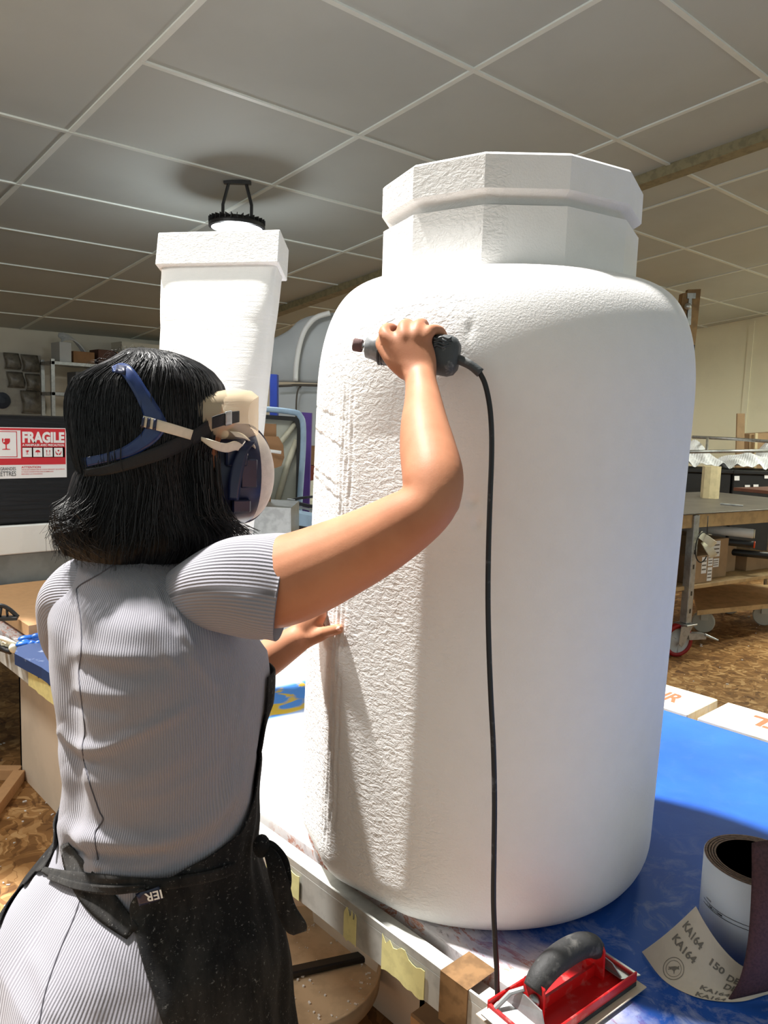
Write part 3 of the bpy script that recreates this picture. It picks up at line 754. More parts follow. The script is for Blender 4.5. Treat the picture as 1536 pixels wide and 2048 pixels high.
    b.caps(px([(800, 700, 1.022), (784, 684, 1.024), (769, 666, 1.034), (779, 656, 1.056), (796, 664, 1.074)]), [.010, .0095, .0088, .008, .0072], 12)
    b.caps(px([(812, 695, 1.022), (808, 674, 1.022), (807, 655, 1.036), (816, 648, 1.060), (824, 660, 1.080)]), [.010, .0098, .009, .008, .0072], 12)
    b.caps(px([(828, 695, 1.022), (832, 672, 1.022), (836, 653, 1.034), (846, 648, 1.058), (852, 662, 1.078)]), [.010, .0095, .0088, .008, .007], 12)
    b.caps(px([(842, 700, 1.024), (851, 676, 1.022), (863, 660, 1.030), (880, 662, 1.046), (889, 677, 1.058)]), [.0095, .0088, .0080, .0072, .0064], 12)
    # thumb, leaving the side of the palm and closing under the tool
    b.caps(px([(812, 742, 1.018), (790, 722, 1.026), (773, 702, 1.038), (763, 686, 1.052), (768, 674, 1.066)]), [.013, .0125, .0105, .0095, .0085], 12)
    # left arm and hand, reaching past the body to the jar
    def jd(x, y, off):                                    # depth just in front of the jar's skin
        h_, n_ = cast(JB, max(x, 632), y); q = atd(x, y, float(h_@VD)); n2 = q-np.array([JC[0], JC[1], q[2]]); n2 /= np.linalg.norm(n2)
        return q+n2*off
    A = [(165, 1215, 1.12), (205, 1300, 1.19), (330, 1400, 1.22), (450, 1368, 1.22), (530, 1320, 1.21), (592, 1280, 1.205)]
    P = [atd(*a) for a in A]; b.caps(P, [.038, .042, .038, .036, .031, .0235], 20)
    H = [(588, 1282, 1.206, 28), (608, 1268, 1.208, 31), (626, 1253, 1.212, 32), (640, 1240, 1.216, 28)]
    Gp = []
    for (x, y, d, hp) in H:
        c = atd(x, y, d); a = np.arange(20)*2*math.pi/20; w = hp*d/FPX
        tdir = atd(x+5.8, y+8, d)-atd(x, y, d); tdir /= np.linalg.norm(tdir)
        nn = np.cross(tdir, VR*.8+UZ*.6); nn /= np.linalg.norm(nn)
        Gp.append(c+np.cos(a)[:, None]*w*tdir+np.sin(a)[:, None]*.013*nn)
    Gp = np.array(Gp); b.grid(Gp, 0, True); b.F.append(tuple(range(b.n-80, b.n-60))[::-1]); b.fm.append(0); b.F.append(tuple(range(b.n-20, b.n))); b.fm.append(0)
    th = [atd(612, 1280, 1.206), atd(638, 1270, 1.200), jd(664, 1263, .0115), jd(688, 1256, .010)]
    b.caps(th, [.0130, .0118, .0100, .0088], 12)     # thumb
    def fing(pts, r): b.caps(pts, r, 12)
    fing([atd(630, 1250, 1.214), atd(642, 1226, 1.212), jd(646, 1194, .012), jd(650, 1160, .011), jd(652, 1136, .009)], [.011, .0100, .0088, .0080, .007])
    fing([atd(624, 1246, 1.222), atd(632, 1218, 1.226), jd(634, 1180, .012), jd(636, 1146, .011), jd(637, 1122, .009)], [.0105, .0100, .0088, .0080, .007])
    fing([atd(616, 1246, 1.230), atd(618, 1214, 1.244), atd(618, 1180, 1.256), atd(618, 1150, 1.262), atd(619, 1130, 1.264)], [.0105, .0095, .0085, .0078, .007])
    fing([atd(608, 1250, 1.236), atd(604, 1222, 1.254), atd(602, 1198, 1.268), atd(602, 1180, 1.274)], [.0095, .0085, .0078, .0068])
    global THUMB
    THUMB = (jd(676, 1259, .0115), jd(698, 1253, .010))
    V = np.concatenate(b.V); me = bpy.data.meshes.new('tmp'); me.from_pydata([tuple(v) for v in V], [], b.F); me.update()
    o = bpy.data.objects.new('tmp', me); COL.objects.link(o)
    md = o.modifiers.new('r', 'REMESH'); md.mode = 'VOXEL'; md.voxel_size = .0034; md.adaptivity = 0
    m2 = o.modifiers.new('s', 'SMOOTH'); m2.factor = .5; m2.iterations = 5
    dg = bpy.context.evaluated_depsgraph_get(); dg.update(); m = bpy.data.meshes.new_from_object(o.evaluated_get(dg)); bpy.data.objects.remove(o)
    n = len(m.vertices); V = np.zeros(n*3); m.vertices.foreach_get('co', V); V = V.reshape(-1, 3); F = [tuple(p.vertices) for p in m.polygons]; bpy.data.meshes.remove(m)
    ob = obj('body', V, F, 'skin', person, True)
    return HC, F_, Fr, V, F
HC, FD, FR, BV, BF = body_build()
for s_ in (-1, 1):
    b = B(); e = HC+FD*.078+FR*.031*s_+UZ*.006; b.ell(e, (.012, .012, .012), None, 12); b.ell(e+FD*.0065, (.0068, .0062, .0062), None, 10, 1); b.build('eye', ['white', 'ink'], person, True)
# thumbnail of the left hand
b = B(); G = np.zeros((5, 5, 3)); ta, tb_ = THUMB; tc = tb_*.55+ta*.45; tu = (tb_-ta)/np.linalg.norm(tb_-ta); tr_ = -ray(690, 1254); tr_ /= np.linalg.norm(tr_); tv = np.cross(tu, tr_); tn = np.cross(tv, tu)
for i in range(5):
    for j in range(5):
        u, v = i/4*2-1, j/4*2-1; G[i, j] = tc+tu*(.0065*u+.002)+tv*.0052*v+tn*(.0092-.0028*v*v-.001*u*u)
b.shell(G, .0008); b.build('thumbnail', 'nail', person, True)

def dress_build():
    b = B(); G, ys, ph = torso_grid(0); ny, nphi = G.shape[:2]; b.grid(G, 0, True)
    per = 2*math.pi*.165; uv = [((ph[j]/(2*math.pi))*per*1.0, float(G[i, j, 2])) for i in range(ny) for j in range(nphi)]
    # cap neck ring inwards so the shoulders close on the neck
    # sleeves
    def sleeve(A, rp, n=72, sub=14, right=True):
        P = catmull([atd(*a) for a in A], sub); r_ = catmull([[q*a[2]/FPX] for q, a in zip(rp, A)], sub)[:, 0]
        T = np.gradient(P, axis=0); T /= np.linalg.norm(T, axis=1)[:, None]; N = np.cross(T[0], UZ); N /= np.linalg.norm(N); rows = []; uvs = []
        L = np.concatenate([[0], np.cumsum(np.linalg.norm(np.diff(P, axis=0), axis=1))])
        for i in range(len(P)):
            N = N-T[i]*(N@T[i]); N /= np.linalg.norm(N); Bn = np.cross(T[i], N); a = np.arange(n)*2*math.pi/n
            s_ = i/(len(P)-1)
            rr = r_[i]*(1+.028*np.sin(3*a+7*s_)*(1-s_*.4)+.018*np.sin(5*a-9*s_))
            rows.append(P[i]+rr[:, None]*(np.cos(a)[:, None]*N+np.sin(a)[:, None]*Bn)); uvs += [(a_*.06, L[i]) for a_ in a]
        # turned-in hem
        last = rows[-1]; c = P[-1]; rows.append(c+(last-c)*.985+T[-1]*.001); rows.append(c+(last-c)*.95-T[-1]*.012); uvs += [(0, 0)]*(2*n)
        b.grid(np.array(rows), 0, True); return uvs
    u1 = sleeve([(370, 1200, 1.00), (425, 1180, .960), (480, 1171, .932), (530, 1172, .922), (570, 1178, .921)], [66, 86, 100, 108, 110])
    u2 = sleeve([(215, 1190, 1.06), (172, 1200, 1.10), (160, 1245, 1.15), (185, 1315, 1.20)], [76, 84, 80, 74])
    uv = uv+u1+u2
    dr = b.build('dress', 'dress', person, True, uv)
    return G, ys, ph, dr
DG, DY, DPH, DRESS = dress_build()
def grid_bvh(G, closed=True):
    a, c = G.shape[:2]; V = [Vector(v) for v in G.reshape(-1, 3)]
    F = [(i*c+j, i*c+(j+1) % c, (i+1)*c+(j+1) % c, (i+1)*c+j) for i in range(a-1) for j in range(c if closed else c-1)]
    return V, F
V_, F_ = grid_bvh(DG); DB = BVHTree.FromPolygons(V_, F_)
# seam down the back + collar
pts = []
for x, y in catmull([(262, 1118), (225, 1132), (200, 1148), (158, 1172), (154, 1190), (162, 1240), (163, 1300), (158, 1345), (163, 1400), (170, 1460), (165, 1500), (178, 1560), (198, 1620), (206, 1640), (190, 1668), (196, 1720)], 6):
    h, n_ = cast(DB, x, y)
    if h is not None: pts.append(h-ray(x, y)/np.linalg.norm(ray(x, y))*.0004)
b = B(); b.tube(pts, .0011, 6); b.build('back_seam', mat('seam_thread', S(84, 82, 90), .9), DRESS, True)
pts = []
for x, y in catmull([(170, 1765), (150, 1830), (120, 1900), (92, 1980), (78, 2048)], 8):
    h, n_ = cast(DB, x, y)
    if h is not None: pts.append(h-ray(x, y)/np.linalg.norm(ray(x, y))*.0004)
b = B(); b.tube(pts, .0010, 6); b.build('skirt_seam', bpy.data.materials['seam_thread'], DRESS, True)
b = B(); rows = []
for (y, o_) in ((1098, .004), (1090, .006), (1078, .003), (1066, -.004), (1066, -.010)):
    m, hw, hd = ringinfo(max(y, 1085)); c = atd(np.interp(y, [1066, 1098], [272, 267]), y, 1.06); a = np.arange(64)*2*math.pi/64
    rows.append(np.stack([c[0]+(.058+o_)*np.cos(a), c[1]+(.062+o_)*np.sin(a), np.full(64, c[2])-.018*np.cos(a)], -1))
uvc = [(j*.006, i*.01) for i in range(5) for j in range(64)]
b.grid(np.array(rows), 0, True); b.build('collar', 'dress', DRESS, True, uvc)

# apron: a cloth shell lying on the dress
def apron():
    ey = [1335, 1400, 1500, 1600, 1655, 1690, 1725, 1750, 1775, 1800, 1830, 1900, 1960, 2048, 2300]
    ex = [531, 527, 514, 500, 478, 445, 385, 330, 285, 262, 262, 282, 300, 328, 380]
    rows = []; nn = 150
    P2 = proj(DG); vis = (np.cos(DPH)*(-sY)+np.sin(DPH)*(-cY)) > 0.0
    sel = [i for i, y in enumerate(DY) if 1335 <= y <= 2330]
    prev = None; RA = []; LA = []
    for i in sel:
        y = DY[i]; xs = P2[i, :, 0]; tx = np.interp(P2[i, :, 1], ey, ex)
        # visible side, from the right silhouette backwards: find phi nearest to target
        idx = [j for j in range(len(DPH)) if vis[j]]
        j = min(idx, key=lambda q: abs(xs[q]-tx[q]) + (0 if DPH[q] > math.pi else 50)); RA.append(DPH[j])
        if y < 1640: LA.append(2*math.pi-DPH[j])
        else:
            j2 = min(idx, key=lambda q: abs(xs[q]-(xs[idx].min()+np.interp(y, [1640, 1750, 2048], [2, 8, 4]))) + (0 if DPH[q] < math.pi+.6 else 50)); LA.append(DPH[j2])
    RA = np.array(RA); LA = np.array(LA)
    for _ in range(10):
        RA[1:-1] = (RA[:-2]+2*RA[1:-1]+RA[2:])/4; LA[1:-1] = (LA[:-2]+2*LA[1:-1]+LA[2:])/4
    for k, i in enumerate(sel):
        aa = np.linspace(RA[k]-2*math.pi, LA[k], nn)          # through the front
        cx = DG[i].mean(0); row = []
        for a in aa:
            f = (a % (2*math.pi))/(2*math.pi)*len(DPH); j0 = int(f) % len(DPH); w = f-int(f)
            p = DG[i, j0]*(1-w)+DG[i, (j0+1) % len(DPH)]*w
            dn = np.array([math.cos(a), math.sin(a), 0])
            off = .0055+.0035*math.sin(a*9+DY[i]*.004)*np.interp(DY[i], [1500, 1800, 2048], [.3, .5, 1.4])+.0012*math.sin(a*21+DY[i]*.03)
            row.append(p+dn*off)
        rows.append(row)
    G = np.array(rows); b = B(); b.shell(G, .002)
    V = np.concatenate(b.V); uv = [(v[1], v[2]) for v in V]
    b.build('apron', 'apron', person, True, uv); return G
AG = apron()
V1, F1 = grid_bvh(AG, False); DAB = BVHTree.FromPolygons(V_+V1, F_+[tuple(i+len(V_) for i in f) for f in F1])
def ribbon(name, path, widths, bv, off=.003, m='apron', th=.002, sub=6, cols=5, wob=0, fallback=1.03, par=None):
    P = catmull(path, sub); Wd = catmull([[w] for w in widths], sub)[:, 0]; T = np.gradient(P, axis=0); T /= np.linalg.norm(T, axis=1)[:, None]; N = np.stack([-T[:, 1], T[:, 0]], 1)
    G = []; ld = None
    for i in range(len(P)):
        row = []
        for c in range(cols):
            q = P[i]+N[i]*Wd[i]*(c/(cols-1)-.5); h, n_ = cast(bv, *q)
            if h is None:
                h = atd(q[0], q[1], ld or fallback)
            else:
                ld = float(h@VD)
            r_ = ray(*q); r_ /= np.linalg.norm(r_); row.append(h-r_*off*(1+.4*wob*math.sin(i*.9+c)))
        G.append(row)
    G = np.array(G)
    for _ in range(6 if m == 'apron' else 2): G[1:-1] = (G[:-2]+2*G[1:-1]+G[2:])/4
    b = B(); b.shell(G, th); V = np.concatenate(b.V)
    return b.build(name, m, par or person, True, [(v[0]+v[1], v[2]) for v in V]), G
ribbon('apron_strap', [(128, 1690), (145, 1728), (175, 1775), (215, 1820), (264, 1866)], [16, 40, 58, 58, 34], DAB, .004)
ribbon('waist_tie', [(84, 1738), (130, 1756), (200, 1766), (262, 1772), (330, 1768), (400, 1758), (470, 1738), (524, 1690)], [12, 30, 34, 30, 24, 22, 20, 14], DAB, .009)
ribbon('waist_tie', [(96, 1752), (150, 1772), (220, 1782), (290, 1776)], [12, 16, 18, 12], DAB, .013)
# knot and hanging end at her right hip
b = B()
G = []
for (x, y, d, w) in catmull([(526, 1690, .985, 8), (545, 1715, .97, 14), (560, 1765, .965, 18), (572, 1815, .965, 19), (592, 1852, .965, 21), (600, 1864, .966, 13)], 5):
    G.append([atd(x+w*c*.95, y-w*c*.35, d+.004*math.sin(y*.06+c)) for c in (-1, -.5, 0, .5, 1)])
b.shell(np.array(G), .002)
G = []
for (x, y, d, w) in catmull([(522, 1680, .99, 8), (540, 1690, .985, 12), (562, 1720, .985, 14), (572, 1760, .985, 12), (574, 1790, .988, 6)], 5):
    G.append([atd(x+w*c*.95, y-w*c*.35, d) for c in (-1, -.5, 0, .5, 1)])
b.shell(np.array(G), .002); b.ell(atd(523, 1692, .985), (.012, .012, .016), None, 10)
V = np.concatenate(b.V); b.build('tie_end', 'apron', person, True, [(v[0]+v[1], v[2]) for v in V])
o, G = ribbon('care_tag', [(275, 1800), (300, 1793), (322, 1785)], [26, 26, 26], DAB, .012, 'navy', .0006)
V, F = text_mesh('IER', 1, .02); V = fit(V, 0, 1, 0, 1); b = B()
b.add([atd(288+34*(1-v[0])+4*v[1], 1792-9*(1-v[0])+17*v[1]-4, float(G[len(G)//2, 2]@VD)-.0025) for v in V], F); b.build('tag_lettering', 'white', o)

# ------------------------------------------------------------ hair
hy = [697, 701, 710, 722, 740, 765, 800, 840, 880, 920, 950, 985, 1020, 1055, 1082, 1108]
hl = [268, 261, 257, 246, 202, 160, 149, 147, 152, 160, 168, 158, 138, 124, 120, 136]
hr = [306, 336, 364, 392, 420, 440, 447, 450, 444, 434, 438, 446, 456, 474, 470, 440]
hd_ = [.012, .035, .058, .070, .082, .092, .098, .100, .100, .098, .095, .094, .094, .092, .088, .080]
def hair_pt(a, y, lift=0.0):
    """a: 0 = viewer's right, pi/2 = towards viewer, pi = viewer's left"""
    l_ = np.interp(y, hy, hl); r_ = np.interp(y, hy, hr); dh = np.interp(y, hy, hd_); c = (l_+r_)/2; d0 = 1.065
    s_ = (r_-l_)/2*d0/FPX; p = atd(c, y, d0)
    # tilt rings a little so that the crown line drops towards the viewer
    ww = .0035*math.sin(a*5+y*.01)+.002*math.sin(a*11+2)
    rr = s_+lift+ww*.6; rd = dh+lift+ww
    return p+VR*rr*math.cos(a)-VD*rd*math.sin(a)
hyS = np.concatenate([np.linspace(697, 740, 26), np.linspace(744, 1108, 92)])
nA = 220
def face_cut(a, y):
    return False
G = np.zeros((len(hyS), nA, 3)); aa = np.arange(nA)*2*math.pi/nA
for i, y in enumerate(hyS):
    for j, a in enumerate(aa):
        st = .0011*math.sin(a*97+2.5*math.sin(y*.013))+.0008*math.sin(a*181+3*math.sin(y*.01)+y*.004)
        G[i, j] = hair_pt(a, y, st)
for _ in range(3): G[1:-1] = (G[:-2]+2*G[1:-1]+G[2:])/4
HG = G
b = B()
# leave the face open: faces whose direction is close to the way she looks, below the fringe
a_face = math.atan2(-FD@VD, FD@VR)       # angle of the face in hair angles
F = []; n_ = nA
V = G.reshape(-1, 3)
for i in range(len(hyS)-1):
    for j in range(nA):
        da = (aa[j]-a_face+math.pi) % (2*math.pi)-math.pi; y = hyS[i]
        op = np.interp(y, [765, 790, 850, 900, 950, 1000, 1060, 1105], [0, .55, .80, .95, .85, .72, .55, .5])
        if y > 768 and abs(da) < op: continue
        F.append((i*nA+j, i*nA+(j+1) % nA, (i+1)*nA+(j+1) % nA, (i+1)*nA+j))
b.add(V, F); b.F.append(tuple(range(nA))); b.fm.append(0)
hair = b.build('hair', 'hair', person, True)
VV, FF = grid_bvh(G); HB = BVHTree.FromPolygons(VV, FF)
b = B()
def strand(pts, r=.0005):
    b.tube(pts, np.linspace(r, r*.35, len(pts)), 3, False)
part = math.radians(140)
for k in range(2600):
    a = random.uniform(-.2, math.pi*1.1) if k < 2100 else random.uniform(0, 2*math.pi)
    da = (a-a_face+math.pi) % (2*math.pi)-math.pi
    if abs(da) < .8: continue
    y0 = random.choice([698, 705, 715, 740, 790, 850]) if random.random() < .7 else random.uniform(700, 1000); y1 = min(y0+random.uniform(150, 420), random.uniform(1060, 1122))
    n = 14; ph = random.random()*6.28; lift = abs(random.gauss(0, .0018))+.0004; dr = random.gauss(0, .10); pts = []
    out = max(0, random.gauss(.0, .006)) if y1 > 1040 else 0
    for q in range(n):
        s_ = q/(n-1); y = y0+(y1-y0)*s_; lf = lift*math.sin(math.pi*min(s_*1.1, 1))+out*max(0, s_-.75)*6
        pts.append(hair_pt(a+dr*s_+.01*math.sin(ph+s_*5), y, lf+.001*math.sin(ph+7*s_)))
    strand(pts, random.uniform(.0004, .0008))
# curled ends, lower left, over the collar
for k in range(420):
    x0 = random.uniform(150, 320); y0 = random.uniform(945, 1010); d0 = random.uniform(.965, 1.03)
    cu = random.gauss(0, 1); pts = []
    x1 = max(x0+random.gauss(-26, 12)-(14 if x0 < 220 else 0), random.uniform(106, 122)); y1 = random.uniform(1075, 1128) if x0 > 190 else random.uniform(1050, 1105)
    x2 = x1+random.gauss(26, 12)
    if x0 < 230: ctrl = [(x0, y0, d0), (x0-18, y0+45, d0-.006), (x1-12, (y0+y1)/2+12, d0-.01), (x1, y1-16, d0-.006), (x2, y1+4, d0-.004)]
    else: ctrl = [(x0, y0, d0), (x0-5, y0+40, d0-.004), (x0-10+cu*6, y0+85, d0-.008), (x0-24+cu*12, y1, d0-.008)]
    strand([atd(*p) for p in catmull(ctrl, 4)], random.uniform(.0005, .001))
# locks falling over the shoulder at the front
for k in range(300):
    x0 = random.uniform(385, 440); y0 = random.uniform(900, 980); d0 = random.uniform(.975, 1.06); cu = random.gauss(0, 1)
    ctrl = [(x0, y0, d0), (x0+4, y0+60, d0), (x0+22+cu*6, 1035, d0), (x0+random.uniform(35, 85), random.uniform(1060, 1086), d0+.01)]
    strand([atd(*p) for p in catmull(ctrl, 4)], random.uniform(.0005, .0009))
# fly-away hairs on the crown
for k in range(150):
    x0 = random.uniform(200, 360); y0 = np.interp(x0, [200, 240, 300, 360], [722, 706, 702, 716])+random.uniform(0, 8); h_ = abs(random.gauss(0, 7)); s_ = random.choice((-1, 1))*random.uniform(8, 26); d0 = 1.05
    strand([atd(*p) for p in catmull([(x0, y0, d0), (x0+s_*.4, y0-h_, d0), (x0+s_, y0-h_*.3, d0), (x0+s_*1.3, y0+8, d0)], 4)], .00025)
b.build('hair_strands', 'hair2', person, True)
# inner fill so that the neck side is dark hair, not a hollow shell
b = B(); b.ell(atd(285, 1010, 1.07), (.100, .090, .105), None, 16); b.build('inner_hair', 'hair', person, True)

# ------------------------------------------------------------ head harness, goggles, mask (worn)
hh, _ = ribbon('head_harness', [(224, 738), (245, 736), (262, 752), (285, 790), (304, 826), (312, 850)], [10, 22, 26, 28, 36, 46], HB, .006, 'navyband', .0025)
ribbon('head_harness', [(312, 850), (300, 872), (262, 900), (215, 915), (163, 926)], [46, 34, 26, 18, 20], HB, .005, 'navyband', .0025)
ribbon('harness_buckle', [(232, 736), (250, 740)], [16, 16], HB, .0085, 'navy', .003, 3, 3, par=hh)
o, G = ribbon('elastic_strap', [(284, 842), (300, 846), (340, 857), (384, 870)], [22, 22, 21, 20], HB, .009, 'elastic', .0012)
b = B()
for xx in (288, 297, 306, 314):
    pass
ribbon('strap_stripe', [(287, 834), (284, 856)], [5, 5], HB, .0105, 'navy', .0006, 3, 3, par=hh)
ribbon('strap_stripe', [(298, 836), (295, 858)], [6, 6], HB, .0105, 'navy', .0006, 3, 3, par=hh)
ribbon('strap_stripe', [(311, 838), (308, 860)], [7, 7], HB, .0105, 'navy', .0006, 3, 3, par=hh)
ribbon('goggle_strap', [(166, 946), (215, 940), (280, 920), (340, 898), (400, 868), (436, 843)], [14, 20, 26, 30, 28, 26], HB, .007, 'blackstrap', .002)
def free_ribbon(name, L, m, th=.0015, tilt=(0, 1)):
    G = []
    for (x, y, d, w) in catmull(L, 6): G.append([atd(x+tilt[0]*w*c, y+tilt[1]*w*c, d+.002*c) for c in (-1, -.5, 0, .5, 1)])
    b = B(); b.shell(np.array(G), th); return b.build(name, m, person, True)
free_ribbon('goggle_strap', [(425, 846, .99, 12), (444, 840, 1.0, 12), (462, 836, 1.02, 12), (479, 833, 1.04, 11)], 'blackstrap')
free_ribbon('strap_buckle', [(452, 838, 1.005, 14), (464, 835, 1.015, 14)], 'steel')
free_ribbon('elastic_strap', [(402, 878, .99, 3), (425, 889, .99, 8), (452, 896, 1.01, 9), (474, 892, 1.03, 9), (496, 905, 1.05, 6)], 'elastic')
free_ribbon('elastic_strap', [(466, 868, 1.03, 8), (488, 872, 1.04, 9), (503, 884, 1.06, 10), (506, 900, 1.075, 8)], 'elastic', .0015, (.7, .7))
# goggles: soft vinyl skirt with a clear lens in front
b = B(); rows = []
yc = HC+UZ*.036
for (q, hw, hh, rnd) in ((.062, .078, .028, .6), (.085, .080, .034, .65), (.108, .078, .037, .7), (.128, .072, .035, .7), (.138, .062, .028, .7)):
    a = np.arange(48)*2*math.pi/48; x = hw*np.sign(np.cos(a))*np.abs(np.cos(a))**rnd; z = hh*np.sign(np.sin(a))*np.abs(np.sin(a))**rnd
    back = -(x/.082)**2*.055
    rows.append(yc+(q+back)[:, None]*FD+x[:, None]*FR+z[:, None]*UZ)
rows = np.array(rows); b.grid(rows, 0, True); gog = b.build('goggles', 'goggle', person, True)
b = B(); lr = []
for q in (1, .8, .55, .3, .05):
    a = np.arange(48)*2*math.pi/48; x = .062*q*np.sign(np.cos(a))*np.abs(np.cos(a))**.7; z = .028*q*np.sign(np.sin(a))*np.abs(np.sin(a))**.7
    lr.append(yc+(.1385-(x/.082)**2*.055)[:, None]*FD+x[:, None]*FR+z[:, None]*UZ)
b.grid(np.array(lr), 0, True); b.build('goggle_lens', 'goggle', gog, True)
# respirator
MC = HC+FD*.068-UZ*.048
b = B(); rows = []
for (q, w, h_, dz) in ((.0, .058, .070, 0), (.025, .064, .074, 0), (.05, .066, .072, 0), (.058, .064, .068, 0)):
    a = np.arange(48)*2*math.pi/48; rows.append(MC+q*FD+np.cos(a)[:, None]*w*FR+np.sin(a)[:, None]*h_*UZ+dz*UZ)
b.grid(np.array(rows), 0, True); fp = b.build('facepiece', 'navy', person, True)
b = B(); rows = []
for k in range(16):
    t_ = k/15*math.pi/2; a = np.arange(48)*2*math.pi/48; s_ = math.cos(t_)
    rows.append(MC+(.052+.042*math.sin(t_))*FD+np.cos(a)[:, None]*.062*s_*FR+np.sin(a)[:, None]*.069*s_*UZ)
b.grid(np.array(rows), 0, True); b.build('filter_dome', 'fabricw', fp, True)
b = B(); a = np.linspace(-math.pi/2, math.pi/2, 30)
b.tube([MC+(.052+.044*math.cos(q))*FD+math.sin(q)*.071*UZ-FR*.0 for q in a], .0022, 6); b.build('dome_rim', 'navy', fp, True)
b = B()
for (o1, o2, sz) in (((.022, .062), .028, (.030, .012, .026)), ((.040, .060), .005, (.024, .012, .040)), ((.030, .060), -.040, (.026, .012, .018))):
    b = B(); b.box(MC+FD*o1[0]+FR*o1[1]+UZ*o2, sz, math.atan2(FD[1], FD[0]), 0, .002); b.build('strap_clip', 'navy', fp)
free_ribbon('facepiece_arm', [(500, 884, 1.05, 11), (488, 900, 1.04, 10), (478, 925, 1.035, 12), (470, 960, 1.03, 13), (466, 1000, 1.03, 11)], 'navy', .003, (1, .1))

# ------------------------------------------------------------ rotary tool with its cord
TA = atd(716, 690, 1.075); 
tl = thing('rotary_tool', 'grey corded rotary tool with sanding drum, held against the bottle', 'tool', tuple(atd(800, 700, 1.05)))
def axis_lathe(b, p, q, prof, n=28, mi=0):
    p = np.array(p); q = np.array(q); L = np.linalg.norm(q-p); b.lathe([(r, z*L) for r, z in prof], p, n, mi, axis=(q-p)/L)
p0, p1 = atd(722, 691, 1.070), atd(912, 716, 1.045)
b = B(); axis_lathe(b, atd(707, 689, 1.072), atd(725, 692, 1.070), [(0, 0), (.0080, 0), (.0088, .1), (.0088, .9), (.0080, 1), (.003, 1.0), (0, 1)], 24); b.build('sanding_drum', 'drum', tl, True)
b = B(); axis_lathe(b, atd(724, 692, 1.070), atd(737, 693, 1.068), [(.0042, 0), (.0042, .2), (.0018, .25), (.0018, 1)], 16); b.build('shaft', 'steel', tl, True)
b = B(); axis_lathe(b, atd(733, 692, 1.069), atd(765, 697, 1.064), [(0, 0), (.012, 0), (.0160, .08), (.0172, .5), (.0195, .8), (.020, 1)], 28); b.build('nose', 'nose', tl, True)
b = B(); axis_lathe(b, atd(762, 696, 1.065), atd(872, 711, 1.050), [(0, 0), (.0195, 0), (.0225, .04), (.0205, .06), (.0225, .1), (.023, .6), (.025, 1), (0, 1)], 28)
cc = atd(888, 711, 1.048); u_ = (p1-p0)/np.linalg.norm(p1-p0)
rows = []
for s_, hx, hz in ((-.018, .021, .024), (-.008, .024, .0265), (.007, .0245, .027), (.015, .023, .024), (.020, .017, .017)):
    a = np.arange(40)*2*math.pi/40; v_ = np.cross(u_, VD); v_ /= np.linalg.norm(v_); w_ = np.cross(u_, v_)
    rows.append(cc+u_*s_+(np.sign(np.sin(a))*np.abs(np.sin(a))**.6)[:, None]*hz*v_+(np.sign(np.cos(a))*np.abs(np.cos(a))**.6)[:, None]*hx*w_)
b.grid(np.array(rows), 0, True); b.F.append(tuple(range(b.n-40, b.n))); b.fm.append(0); b.F.append(tuple(range(b.n-200, b.n-160))[::-1]); b.fm.append(0)
for k in range(4):
    b.tube([atd(868+6*q-1, 676+k*5.5+2.2*math.sin(q*1.7+k), 1.0225+.002*abs(q-3)/3) for q in range(7)], .0016, 6, True, 0, 3)
for k in range(3):
    b.tube([p0*.0+atd(762+k*5, 697+k*.6, 1.065)+v_*.0215*math.sin(q)+w_*.0215*math.cos(q) for q in np.linspace(0, 2*math.pi, 24)], .0014, 6)
b.build('housing', 'tool', tl, True)
b = B(); b.tube([atd(903, 714, 1.043), atd(920, 720, 1.040), atd(942, 731, 1.038), atd(961, 746, 1.036)], [.0072, .0066, .0062, .0066], 14, True, 0, 4); b.build('cord_guard', 'tool', tl, True)
cp = [(958, 743, 1.037), (970, 768, 1.034), (979, 810, 1.030), (983, 860, 1.026), (983, 920, 1.02), (980, 1000, 1.012), (977, 1100, 1.003), (976, 1200, .995), (978, 1300, .988), (982, 1400, .981), (987, 1500, .974), (989, 1600, .966), (988, 1700, .958), (987, 1800, .950), (990, 1880, .943), (994, 1960, .936), (990, 2060, .928)]
P = [atd(*q) for q in cp]; P.append(P[-1]+np.array([-.01, .01, -.30])); P.append(np.array([P[-1][0]-.03, P[-1][1]-.10, .006])); P.append(np.array([P[-2][0]-.1, P[-2][1]-.5, .006]))
b = B(); b.tube(P, .0036, 12, True, 0, 8); b.build('power_cord', mat('black_cable', S(20, 20, 24), .45, vary=.2, c2=S(70, 70, 74), vscale=60, thr=(.6, .7)), tl, True)

